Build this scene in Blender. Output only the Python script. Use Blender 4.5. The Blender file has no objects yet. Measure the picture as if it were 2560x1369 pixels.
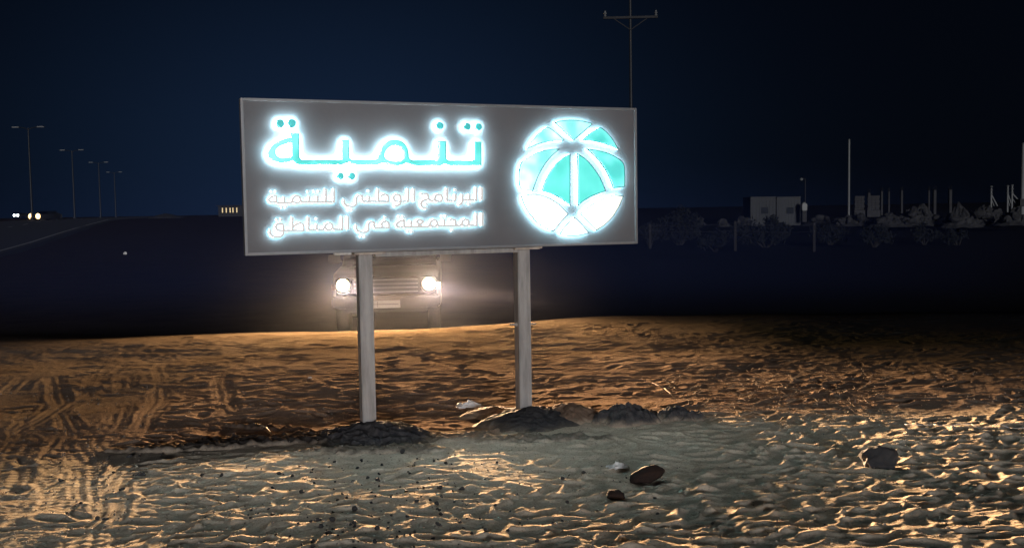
import bpy, bmesh, math, random
import numpy as np
from mathutils import Vector, Matrix
from mathutils.geometry import delaunay_2d_cdt

S = bpy.context.scene
COL = S.collection
R = math.radians
random.seed(11)
rng = np.random.default_rng(5)

# ------------------------------------------------------------------ camera
FPX, CX, CY = 2500.0, 1280.0, 684.5
PITCH, ROLL, CAMZ = 0.0636614, -0.0160481, 1.6
_cp, _sp, _cr, _sr = math.cos(PITCH), math.sin(PITCH), math.cos(ROLL), math.sin(ROLL)
FWD = Vector((0, _cp, -_sp))
_up, _rt = Vector((0, _sp, _cp)), Vector((1, 0, 0))
CR = _rt * _cr + _up * _sr
CU = -_rt * _sr + _up * _cr
CAM = Vector((0, 0, CAMZ))
cam = bpy.data.cameras.new('camera')
cam.sensor_width = 36.0
cam.lens = FPX / 2560 * 36.0
cam.clip_start, cam.clip_end = 0.1, 6000
camo = bpy.data.objects.new('camera', cam)
camo.matrix_world = Matrix(((CR.x, CU.x, -FWD.x, CAM.x), (CR.y, CU.y, -FWD.y, CAM.y),
                            (CR.z, CU.z, -FWD.z, CAM.z), (0, 0, 0, 1)))
COL.objects.link(camo)
S.camera = camo

# ------------------------------------------------------------------ night sky
SUN_EL, SUN_AZ = R(6.0), R(172)          # added fill lamp: low, behind the camera and a little to its right
SUN_S, LOBE_S, EXPO = 1.4, 0.68, 0.22
W = bpy.data.worlds.new('World')
S.world = W
W.use_nodes = True
nt = W.node_tree
nt.nodes.clear()


def N(tree, kind, **kw):
    n = tree.nodes.new(kind)
    for k, v in kw.items():
        if k in n.inputs:
            n.inputs[k].default_value = v
        else:
            setattr(n, k, v)
    return n


def M_(tree, op, a, b=None, c=None):
    n = tree.nodes.new('ShaderNodeMath')
    n.operation = op
    for i, v in enumerate((a, b, c)):
        if v is None:
            continue
        if isinstance(v, (int, float)):
            n.inputs[i].default_value = v
        else:
            tree.links.new(v, n.inputs[i])
    return n.outputs[0]


out = N(nt, 'ShaderNodeOutputWorld')
bg = N(nt, 'ShaderNodeBackground')
sky = N(nt, 'ShaderNodeTexSky', sky_type='NISHITA', sun_disc=False)
sky.sun_elevation, sky.sun_rotation = SUN_EL, SUN_AZ
geo = N(nt, 'ShaderNodeTexCoord')
sep = N(nt, 'ShaderNodeSeparateXYZ')
nt.links.new(geo.outputs['Generated'], sep.inputs[0])
az = M_(nt, 'ARCTAN2', sep.outputs[0], sep.outputs[1])
el = M_(nt, 'ARCSINE', sep.outputs[2])
# low glow in the sky, a lobe round one compass direction
a1 = M_(nt, 'POWER', M_(nt, 'ABSOLUTE', M_(nt, 'DIVIDE', M_(nt, 'SUBTRACT', az, R(-9.5)), R(11.5))), 2.0)
e1 = M_(nt, 'POWER', M_(nt, 'ABSOLUTE', M_(nt, 'DIVIDE', M_(nt, 'SUBTRACT', el, R(1.5)), R(8.0))), 2.0)
lobe = M_(nt, 'EXPONENT', M_(nt, 'MULTIPLY', M_(nt, 'ADD', a1, e1), -0.5))
mixs = N(nt, 'ShaderNodeMix', data_type='RGBA', blend_type='MIX')
nt.links.new(lobe, mixs.inputs[0])
mixs.inputs[6].default_value = (0.0010, 0.0018, 0.0042, 1)
mixs.inputs[7].default_value = (0.0076, 0.0180, 0.046, 1)
tint = N(nt, 'ShaderNodeMix', data_type='RGBA', blend_type='MULTIPLY')
tint.inputs[0].default_value = 1.0
nt.links.new(sky.outputs[0], tint.inputs[6])
tint.inputs[7].default_value = (0.00010, 0.00014, 0.0002, 1)
adds = N(nt, 'ShaderNodeMix', data_type='RGBA', blend_type='ADD')
adds.inputs[0].default_value = 1.0
nt.links.new(mixs.outputs[2], adds.inputs[6])
nt.links.new(tint.outputs[2], adds.inputs[7])
nt.links.new(adds.outputs[2], bg.inputs[0])
bg.inputs[1].default_value = LOBE_S
nt.links.new(bg.outputs[0], out.inputs[0])

sun = bpy.data.lights.new('front_fill', 'SUN')  # added to light the board and posts from the front, no source seen
sun.energy, sun.angle, sun.color = SUN_S, R(9), (0.95, 0.955, 1.0)
suno = bpy.data.objects.new('front_fill', sun)
sd = Vector((math.sin(SUN_AZ) * math.cos(SUN_EL), math.cos(SUN_AZ) * math.cos(SUN_EL), math.sin(SUN_EL)))
suno.rotation_euler = (-sd).to_track_quat('-Z', 'Y').to_euler()
suno.location = (0, -20, 8)
COL.objects.link(suno)

S.view_settings.view_transform = 'Standard'
S.view_settings.look = 'None'
S.view_settings.exposure = EXPO
S.view_settings.gamma = 1.0
S.render.engine = 'CYCLES'
cy = S.cycles
cy.use_denoising = True
cy.max_bounces, cy.diffuse_bounces, cy.glossy_bounces = 6, 3, 2
cy.transmission_bounces, cy.volume_bounces, cy.transparent_max_bounces = 3, 0, 8
cy.sample_clamp_indirect = 3.0
cy.caustics_reflective = cy.caustics_refractive = False


# ------------------------------------------------------------------ helpers
def ray(px, py):
    return (FWD + CR * ((px - CX) / FPX) - CU * ((py - CY) / FPX))


def at(px, py, depth):
    """world point of a direction in the view at a distance along +Y"""
    d = ray(px, py)
    return CAM + d * (depth / d.y)


def vn(x, y, seed):
    """gradient noise, about -1..1, turned by a seed-dependent angle"""
    a = seed * 1.7
    x, y = x * math.cos(a) - y * math.sin(a) + seed * 7.3, x * math.sin(a) + y * math.cos(a) - seed * 3.1
    xi, yi = np.floor(x).astype(np.int64), np.floor(y).astype(np.int64)
    xf, yf = x - xi, y - yi
    u, v = xf * xf * xf * (xf * (xf * 6 - 15) + 10), yf * yf * yf * (yf * (yf * 6 - 15) + 10)

    def g(i, j, dx, dy):
        n = (i * 374761393 + j * 668265263 + seed * 1442695041) & 0xffffffff
        n = ((n ^ (n >> 13)) * 1274126177) & 0xffffffff
        n = ((n ^ (n >> 16)) & 0xffff) * (2 * math.pi / 65536)
        return np.cos(n) * dx + np.sin(n) * dy
    return 1.5 * (g(xi, yi, xf, yf) * (1 - u) * (1 - v) + g(xi + 1, yi, xf - 1, yf) * u * (1 - v)
                  + g(xi, yi + 1, xf, yf - 1) * (1 - u) * v + g(xi + 1, yi + 1, xf - 1, yf - 1) * u * v)


def sstep(a, b, x):
    t = np.clip((x - a) / (b - a), 0, 1)
    return t * t * (3 - 2 * t)


def mesh(name, verts, faces, mat=None, smooth=False):
    me = bpy.data.meshes.new(name)
    me.from_pydata([tuple(v) for v in verts], [], faces)
    me.update()
    if mat:
        for m in (mat if isinstance(mat, (list, tuple)) else [mat]):
            me.materials.append(m)
    if smooth:
        me.polygons.foreach_set('use_smooth', [True] * len(me.polygons))
    return me


def link(name, me, parent=None, loc=None, rot=None):
    o = bpy.data.objects.new(name, me)
    COL.objects.link(o)
    if parent is not None:
        o.parent = parent
    if loc is not None:
        o.location = loc
    if rot is not None:
        o.rotation_euler = rot
    return o


def tag(o, label, cat, group=None, kind=None):
    o['label'] = label
    o['category'] = cat
    if group:
        o['group'] = group
    if kind:
        o['kind'] = kind
    return o


def thing(name, label, cat, loc=(0, 0, 0), rz=0, group=None):
    o = link(name, None, None, loc, (0, 0, rz))
    return tag(o, label, cat, group)


def struct(o, kind='structure'):
    o['kind'] = kind
    return o


def copy_tree(o, parent=None):
    c = o.copy()
    COL.objects.link(c)
    if parent is not None:
        c.parent = parent
    for ch in list(o.children):
        copy_tree(ch, c)
    return c


class MB:
    """collects shapes into one mesh"""
    def __init__(s):
        s.v, s.f = [], []

    def add(s, vs, fs):
        n = len(s.v)
        s.v += [tuple(v) for v in vs]
        s.f += [tuple(i + n for i in f) for f in fs]
        return s

    def box(s, c, d, rz=0, bev=0.0):
        x, y, z = d[0] / 2, d[1] / 2, d[2] / 2
        cz, sz = math.cos(rz), math.sin(rz)
        if bev <= 0:
            vs = [(i * x, j * y, k * z) for k in (-1, 1) for j in (-1, 1) for i in (-1, 1)]
            fs = [(0, 2, 3, 1), (4, 5, 7, 6), (0, 1, 5, 4), (2, 6, 7, 3), (0, 4, 6, 2), (1, 3, 7, 5)]
        else:
            bm = bmesh.new()
            bmesh.ops.create_cube(bm, size=1)
            for v in bm.verts:
                v.co = Vector((v.co.x * d[0], v.co.y * d[1], v.co.z * d[2]))
            bmesh.ops.bevel(bm, geom=list(bm.edges), offset=bev, segments=2, affect='EDGES')
            bm.verts.index_update()
            vs = [tuple(v.co) for v in bm.verts]
            fs = [tuple(v.index for v in f.verts) for f in bm.faces]
            bm.free()
        return s.add([(c[0] + a * cz - b * sz, c[1] + a * sz + b * cz, c[2] + q) for a, b, q in vs], fs)

    def tube(s, p0, p1, r0, r1=None, n=10, cap=True):
        r1 = r0 if r1 is None else r1
        p0, p1 = Vector(p0), Vector(p1)
        d = (p1 - p0).normalized()
        a = d.orthogonal().normalized()
        b = d.cross(a)
        vs = []
        for p, r in ((p0, r0), (p1, r1)):
            for i in range(n):
                t = 2 * math.pi * i / n
                vs.append(p + a * math.cos(t) * r + b * math.sin(t) * r)
        fs = [(i, (i + 1) % n, n + (i + 1) % n, n + i) for i in range(n)]
        if cap:
            fs += [tuple(range(n))[::-1], tuple(range(n, 2 * n))]
        return s.add(vs, fs)

    def path(s, pts, r, n=6):
        for i in range(len(pts) - 1):
            s.tube(pts[i], pts[i + 1], r[i] if isinstance(r, list) else r,
                   r[i + 1] if isinstance(r, list) else r, n)
        return s

    def lathe(s, prof, axis='Z', c=(0, 0, 0), n=24):
        vs, fs = [], []
        for r, z in prof:
            for i in range(n):
                t = 2 * math.pi * i / n
                p = (r * math.cos(t), r * math.sin(t), z)
                if axis == 'Y':
                    p = (p[0], p[2], p[1])
                elif axis == 'X':
                    p = (p[2], p[0], p[1])
                vs.append((p[0] + c[0], p[1] + c[1], p[2] + c[2]))
        for k in range(len(prof) - 1):
            for i in range(n):
                fs.append((k * n + i, k * n + (i + 1) % n, (k + 1) * n + (i + 1) % n, (k + 1) * n + i))
        fs += [tuple(range(n))[::-1], tuple(range((len(prof) - 1) * n, len(prof) * n))]
        return s.add(vs, fs)

    def build(s, name, mat, parent=None, smooth=False, loc=None, rot=None):
        return link(name, mesh(name, s.v, s.f, mat, smooth), parent, loc, rot)


# ------------------------------------------------------------------ materials
def pmat(name, col, rough=0.8, metal=0.0, col2=None, scale=8.0, bump=0.0, bscale=40.0, spec=0.3,
         stretch=None, emit=None, estr=0.0):
    m = bpy.data.materials.new(name)
    m.use_nodes = True
    t = m.node_tree
    b = t.nodes['Principled BSDF']
    b.inputs['Base Color'].default_value = (*col, 1)
    b.inputs['Roughness'].default_value = rough
    b.inputs['Metallic'].default_value = metal
    b.inputs['Specular IOR Level'].default_value = spec
    tc = N(t, 'ShaderNodeTexCoord')
    src = tc.outputs['Object']
    if stretch:
        mp = N(t, 'ShaderNodeMapping')
        mp.inputs['Scale'].default_value = stretch
        t.links.new(src, mp.inputs[0])
        src = mp.outputs[0]
    if col2:
        n = N(t, 'ShaderNodeTexNoise', Scale=scale, Detail=6.0, Roughness=0.65)
        t.links.new(src, n.inputs['Vector'])
        rp = N(t, 'ShaderNodeValToRGB')
        rp.color_ramp.elements[0].position, rp.color_ramp.elements[1].position = 0.35, 0.68
        rp.color_ramp.elements[0].color = (*col, 1)
        rp.color_ramp.elements[1].color = (*col2, 1)
        t.links.new(n.outputs[0], rp.inputs[0])
        t.links.new(rp.outputs[0], b.inputs['Base Color'])
    if bump:
        n2 = N(t, 'ShaderNodeTexNoise', Scale=bscale, Detail=5.0, Roughness=0.6)
        t.links.new(src, n2.inputs['Vector'])
        bp = N(t, 'ShaderNodeBump', Strength=1.0, Distance=bump)
        t.links.new(n2.outputs[0], bp.inputs['Height'])
        t.links.new(bp.outputs[0], b.inputs['Normal'])
    if emit:
        b.inputs['Emission Color'].default_value = (*emit, 1)
        b.inputs['Emission Strength'].default_value = estr
    return m


def emat(name, col, strength, var=0.0, scale=6.0, col2=None, base=(0.5, 0.5, 0.5)):
    """a light-giving surface; var: uneven LEDs behind it"""
    m = bpy.data.materials.new(name)
    m.use_nodes = True
    t = m.node_tree
    b = t.nodes['Principled BSDF']
    b.inputs['Base Color'].default_value = (*base, 1)
    b.inputs['Roughness'].default_value = 0.5
    b.inputs['Emission Color'].default_value = (*col, 1)
    b.inputs['Emission Strength'].default_value = strength
    if var or col2:
        tc = N(t, 'ShaderNodeTexCoord')
        n = N(t, 'ShaderNodeTexNoise', Scale=scale, Detail=2.0, Roughness=0.5)
        t.links.new(tc.outputs['Object'], n.inputs['Vector'])
        rp = N(t, 'ShaderNodeMapRange')
        rp.inputs['From Min'].default_value, rp.inputs['From Max'].default_value = 0.3, 0.7
        rp.inputs['To Min'].default_value, rp.inputs['To Max'].default_value = strength * (1 - var), strength * (1 + var)
        t.links.new(n.outputs[0], rp.inputs[0])
        t.links.new(rp.outputs[0], b.inputs['Emission Strength'])
        if col2:
            mx = N(t, 'ShaderNodeMix', data_type='RGBA')
            mx.inputs[6].default_value, mx.inputs[7].default_value = (*col, 1), (*col2, 1)
            r2 = N(t, 'ShaderNodeMapRange')
            r2.inputs['From Min'].default_value, r2.inputs['From Max'].default_value = 0.38, 0.64
            t.links.new(n.outputs[0], r2.inputs[0])
            t.links.new(r2.outputs[0], mx.inputs[0])
            t.links.new(mx.outputs[2], b.inputs['Emission Color'])
    return m


RET_L, RET_S, RET_E = 118.0, 28.0, 38.0
MT = {}
MT['board'] = pmat('board_panel', (0.105, 0.099, 0.103), 0.55, 0.0, (0.122, 0.115, 0.12), 3.0, 0.0006, 60, 0.3)
MT['frame'] = pmat('frame_metal', (0.24, 0.24, 0.25), 0.4, 0.3, (0.2, 0.2, 0.2), 12, spec=0.5)
MT['galv'] = pmat('galvanised_steel', (0.38, 0.36, 0.34), 0.5, 0.2, (0.21, 0.20, 0.19), 6.0, 0.0008, 30, 0.5, (4, 4, 0.5))
MT['weld'] = pmat('weld_plate', (0.55, 0.50, 0.44), 0.5, 0.3, (0.32, 0.24, 0.18), 20)
MT['bolt'] = pmat('threaded_rod', (0.75, 0.73, 0.70), 0.35, 0.6, (0.55, 0.5, 0.45), 40)
MT['ret'] = emat('letter_return_light', (0.84, 0.96, 1.0), RET_L)
MT['ret_emblem'] = emat('emblem_light', (0.84, 0.96, 1.0), RET_E)
MT['ret_small'] = emat('small_letter_light', (0.84, 0.96, 1.0), RET_S)
for _k, _l in (('ret', RET_L), ('ret_emblem', RET_E), ('ret_small', RET_S)):
    MT[_k + '_back'] = emat('led_' + _k, (0.22, 0.80, 1.0), _l * 1.5)
MT['trim'] = pmat('letter_trim', (0.035, 0.10, 0.10), 0.5, 0.0, (0.05, 0.13, 0.13), 20)
MT['cyan'] = emat('cyan_acrylic', (0.085, 0.60, 0.55), 0.95, 0.22, 5.0, (0.26, 0.88, 0.83), (0.05, 0.45, 0.42))
MT['cyan_dot'] = emat('cyan_acrylic_dim', (0.045, 0.42, 0.42), 0.8, 0.2, 12.0, (0.08, 0.55, 0.58), (0.05, 0.4, 0.38))
MT['cyan_deep'] = emat('cyan_acrylic_deep', (0.095, 0.62, 0.54), 0.95, 0.10, 4.0, (0.15, 0.72, 0.65), (0.05, 0.45, 0.42))
MT['cyan_pale'] = emat('pale_cyan_acrylic', (0.15, 0.80, 0.78), 0.95, 0.3, 5.0, (0.68, 1.0, 0.98), (0.3, 0.6, 0.6))
MT['white_lit'] = emat('white_acrylic', (1.0, 0.99, 0.94), 1.05, 0.12, 3.0, (1, 1, 1), (0.8, 0.8, 0.8))
MT['cream_lit'] = emat('cream_acrylic', (0.98, 0.90, 0.72), 0.98, 0.08, 3.0, (1, 0.97, 0.86), (0.8, 0.78, 0.7))
MT['small_face'] = pmat('small_letter_face', (0.30, 0.28, 0.27), 0.5, 0, (0.42, 0.39, 0.38), 6, emit=(1.0, 0.97, 0.94), estr=0.38)


# ------------------------------------------------------------------ ground
def crest_y(x):
    return 12.75 + 1.05 * sstep(-1.5, 1.8, x) + 0.25 * np.sin(x * 0.55 + 0.6) + 0.35 * sstep(2, 6, x)


def base_h(x, y):
    c = crest_y(x)
    h = 0.02 * np.exp(-((y - c + 0.25) / 0.9) ** 2) * sstep(-14, -8, x) * (1 - sstep(6, 12, x))
    drop = sstep(0, 6.0, y - c)
    rise = np.clip(7.6 - y, 0, 4)  # near ground tilted up towards the camera, added to catch the headlight beam
    h = h + 0.036 * rise * rise / (rise + .8)
    h = h - 0.55 * drop + 1.75 * sstep(24, 135, y)
    h += 0.035 * vn(x * 0.45 + 3, y * 0.45, 1) * (1 - drop) + 0.06 * vn(x * 0.16, y * 0.16, 2) * sstep(18, 40, y)
    return h


def gz(x, y):
    return float(base_h(np.array([float(x)]), np.array([float(y)]))[0])


def gpt(px, py):
    """ground point seen at a picture position"""
    d = ray(px, py)
    t = CAMZ / -d.z if d.z < -1e-4 else 4000
    for _ in range(25):
        p = CAM + d * t
        t = (CAMZ - gz(p.x, p.y)) / -d.z if d.z < -1e-4 else t
    return CAM + d * t


TD = Vector((math.sin(R(-17.5)), math.cos(R(-17.5))))     # heading of road and tyre tracks
DUG = [  # dug strips of dark soil: (px, py, length, width, angle, strength)
    (640, 1106, 0.62, 0.14, 8, 1.0), (470, 1122, 0.45, 0.07, 4, 0.8), (770, 1092, 0.3, 0.12, 20, 0.9),
    (690, 1072, 0.35, 0.07, -15, 0.8), (1570, 1042, 0.36, 0.13, -4, 1.0), (1700, 1043, 0.22, 0.09, -8, 0.7),
    (1150, 1095, 0.30, 0.10, 10, 0.7), (1080, 1090, 0.2, 0.1, -20, 0.6), (950, 1125, 0.50, 0.16, 0, 0.75), (1345, 1098, 0.5, 0.12, 0, 0.7)]


RELIEF = {}


def relief(x, y):
    """height of the loose surface over the base terrain"""
    if not RELIEF or not 4.25 < y < 14:
        return 0.0
    h = RELIEF['h']
    i = int(math.log(y / 4.2) / RELIEF['lg'])
    j = int((x / y + 0.63) / RELIEF['step'])
    if not (0 <= i < h.shape[0] and 0 <= j < h.shape[1]):
        return 0.0
    return float(h[i, j])


def gp(px, py):
    p = gpt(px, py)
    p.z += relief(p.x, p.y)
    return p


def build_ground():
    step = 0.0021
    ys = [-60, -30, -15, -8, -4, -1, 1, 2.2, 3.0, 3.6, 4.0]
    y = 4.2
    while y < 15.5:
        ys.append(y)
        y *= 1 + step
    r0, r1 = 11, len(ys)
    g = step
    while y < 4500:
        ys.append(y)
        g = min(g * 1.12, 0.06)
        y *= 1 + g
    tin = np.arange(-0.63, 0.6301, step)
    tl = [0.63]
    g = step
    while tl[-1] < 6:
        g *= 1.13
        tl.append(tl[-1] + g)
    tl = np.array(tl[1:])
    ts = np.concatenate([-tl[::-1], tin, tl])
    c0 = len(tl)
    c1 = c0 + len(tin)
    ys = np.array(ys, float)
    Y = np.repeat(ys[:, None], len(ts), 1)
    X = ts[None, :] * np.maximum(Y, 4.2)
    H = base_h(X, Y)
    soil = np.zeros_like(H)
    tread = np.zeros_like(H)
    xs, yy = X[r0:r1, c0:c1], Y[r0:r1, c0:c1]
    h = np.zeros_like(xs)
    # masks
    along = xs * TD.x + yy * TD.y
    across = xs * TD.y - yy * TD.x
    trackm = sstep(-.15, -.5, across + 0.25 * vn(along * 0.5, across * 0, 9)) * sstep(11.5, 9.5, yy)
    far = sstep(7.0, 8.8, yy)
    # wind-worn and trampled relief
    w1, w2 = vn(xs * 1.3, yy * 1.3, 40) * .25, vn(xs * 1.3 + 9, yy * 1.3, 41) * .25
    near = 1 - sstep(6.6, 8.2, yy)
    big = vn(xs * 1.2 + w1, yy * 1.5, 21) * (0.006 + .003 * near)
    mid = vn(xs * 2.6 + w1 * 2, yy * 3.6 + w2 * 2, 20) * (.0042 - .0012 * near) + vn(xs * 4.4 + w2, yy * 5.6 + w1, 22) * (.0036 - .0012 * near)
    mid2 = -np.abs(vn(xs * 8 + w2 * 3, yy * 9.5 + w1 * 3, 23)) * (.0034 - .0014 * near) + vn(xs * 13, yy * 15, 27) * (.0026 - .0002 * near)
    fine = vn(xs * 25, yy * 28, 24) * (0.0010 + .0011 * near) + vn(xs * 50, yy * 56, 25) * (.0006 + .0007 * near)
    rough = 0.75 + 0.5 * vn(xs * .7, yy * .7, 26)
    smooth_patch = np.exp(-(((xs + 0.85) / 0.5) ** 2 + ((yy - 6.1) / 0.45) ** 2)) * .8
    h += (big + (mid + mid2) * rough) * 1.0 * (1 - .45 * trackm) * (1 - .8 * smooth_patch) + fine
    # footprints
    nrow, ncol = xs.shape
    lg = math.log(1 + step)

    def stamp(px_, py_, a, b, ang, dep, toe):
        i = int(math.log(py_ / 4.2) / lg)
        rad = a * 2.0
        di, dj = int(rad / (py_ * step)) + 2, int(rad / (py_ * step)) + 2
        j = int((px_ / py_ + 0.63) / step)
        i0, i1, j0, j1 = max(0, i - di), min(nrow, i + di), max(0, j - dj), min(ncol, j + dj)
        if i1 <= i0 or j1 <= j0:
            return
        X_, Y_ = xs[i0:i1, j0:j1] - px_, yy[i0:i1, j0:j1] - py_
        ca, sa = math.cos(ang), math.sin(ang)
        u, v = (X_ * ca + Y_ * sa) / a, (-X_ * sa + Y_ * ca) / (b * (1 + 0.25 * np.sign(toe) * (X_ * ca + Y_ * sa) / a))
        q = np.sqrt(u * u + v * v)
        bowl = np.where(q < 1, -(1 - q ** 3), 0)
        rim = np.exp(-((q - 1.2) / 0.3) ** 2) * (0.55 + 0.3 * u * toe)
        w = sstep(1.15, .7, q)
        cur = h[i0:i1, j0:j1]
        flat = cur.mean()
        h[i0:i1, j0:j1] = cur * (1 - .75 * w) + flat * .75 * w + dep * (bowl + rim)

    nf = 0
    r2 = np.random.default_rng(77)
    while nf < 1900:
        y_ = 4.3 * (14.0 / 4.3) ** r2.random()
        x_ = y_ * (r2.random() * 1.2 - 0.6)
        ac = x_ * TD.y - y_ * TD.x
        if ac < -.35 and r2.random() < 0.85:
            continue
        dens = 1.0 if y_ < 7.4 else 0.55
        if x_ < 0.4 and y_ < 8:
            dens *= 0.6
        if r2.random() > dens:
            continue
        nf += 1
        sc = r2.uniform(.75, 1.15)
        ang = r2.choice([R(15), R(-10), R(40), R(75), R(160)]) + r2.normal() * .35
        stamp(x_, y_, .135 * sc, .055 * sc, ang, r2.uniform(.004, .0095) * (1 if y_ < 7 else .8 if y_ < 8.5 else .65), r2.choice([-1, 1]))
    # vehicle ruts on the left: lugged bands along the road heading
    TRK = [(-17.5, -.42, .10), (-17.5, -.70, .12), (-16, -1.02, .11), (-19, -1.25, .13), (-17, -1.66, .12), (-21, -2.2, .13), (-15, -2.3, .14),
           (-9, -1.35, .10), (-28, -1.7, .11), (-25, -.95, .10), (-17.5, .25, .10)]
    for k, (hd, c, wd) in enumerate(TRK):
        hx_, hy_ = math.sin(R(hd)), math.cos(R(hd))
        # all headings meet the band's offset about 8.5 m out
        px0, py0 = TD.x * 8.0 + TD.y * c, TD.y * 8.0 - TD.x * c
        al = (xs - px0) * hx_ + (yy - py0) * hy_
        ac_ = (xs - px0) * hy_ - (yy - py0) * hx_
        q = (ac_ - .06 * np.sin(al * .8 + k) - .03 * vn(al * 1.3, al * 0 + k, 50)) / (wd * (1 + .25 * vn(al * 2.3, al * 0 + k, 53)))
        brk = sstep(.05, .45, vn(al * 1.1, al * 0 + 3 * k, 51) + .35 + .35 * vn(xs * 6, yy * 6, 54)) * sstep(11.8, 9, yy)
        if k == len(TRK) - 1:
            brk = sstep(7.6, 8.2, yy) * sstep(10.4, 9.6, yy)
        band = sstep(1.05, .75, np.abs(q)) * brk
        groove = np.cos(q * math.pi * 3.0) * .0017 * (1 + .6 * vn(al * 4, q * 2, 55))
        lug = np.sin(al * 2 * math.pi / .08 + np.abs(q) * 3.0 + k) * .0012
        edge = np.exp(-((np.abs(q) - 1.1) / .18) ** 2) * .0022 * brk * (1 + .8 * vn(xs * 9, yy * 9, 56))
        h = h * (1 - .6 * band) + band * (-.003 + groove + lug * (k % 2)) + edge
    # dug strips: dark damp soil, broken into clods
    sl = np.zeros_like(xs)
    cl = (1 - np.abs(vn(xs * 9, yy * 12, 61))) * .05 + vn(xs * 22, yy * 26, 62) * .018
    for px_, py_, L, wd, ang, st in DUG:
        p = gpt(px_, py_)
        ca, sa = math.cos(R(ang)), math.sin(R(ang))
        u, v = ((xs - p.x) * ca + (yy - p.y) * sa) / L, (-(xs - p.x) * sa + (yy - p.y) * ca) / wd
        q = np.sqrt(u * u + v * v) + .35 * vn(xs * 5, yy * 8, 63) + .2 * vn(xs * 14, yy * 18, 64)
        sl = np.maximum(sl, st * sstep(1.15, .75, q))
    h += sl * (cl - .01)
    soil[r0:r1, c0:c1] = sl
    h *= sstep(4.2, 4.5, yy) * .6 + .4
    RELIEF.update(h=h, lg=lg, step=step)
    fadey = sstep(15.5, 14.2, yy)
    ft = np.ones_like(xs)
    H[r0:r1, c0:c1] += h * fadey * ft
    # carry the relief's edge outwards so the sheet has no step
    for k in range(c0):
        f = max(0, 1 - (c0 - k) / 14)
        H[r0:r1, k] += h[:, 0] * fadey[:, 0] * f
        H[r0:r1, len(ts) - 1 - k] += h[:, -1] * fadey[:, -1] * f
    for k in range(r0):
        H[k, c0:c1] += h[0, :] * max(0, 1 - (r0 - k) / 4)
    nr, nc = X.shape
    co = np.stack([X, Y, H], -1).reshape(-1, 3).astype(np.float32)
    idx = np.arange(nr * nc).reshape(nr, nc)
    q = np.stack([idx[:-1, :-1], idx[:-1, 1:], idx[1:, 1:], idx[1:, :-1]], -1).reshape(-1, 4)
    me = bpy.data.meshes.new('ground')
    me.vertices.add(len(co))
    me.vertices.foreach_set('co', co.ravel())
    me.loops.add(q.size)
    me.loops.foreach_set('vertex_index', q.ravel().astype(np.int32))
    me.polygons.add(len(q))
    me.polygons.foreach_set('loop_start', (np.arange(len(q)) * 4).astype(np.int32))
    me.polygons.foreach_set('loop_total', np.full(len(q), 4, np.int32))
    me.polygons.foreach_set('use_smooth', np.ones(len(q), bool))
    a = me.attributes.new('damp_soil', 'FLOAT', 'POINT')
    a.data.foreach_set('value', soil.ravel().astype(np.float32))
    me.update()
    me.validate()
    o = link('ground', me)
    return struct(o)


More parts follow.
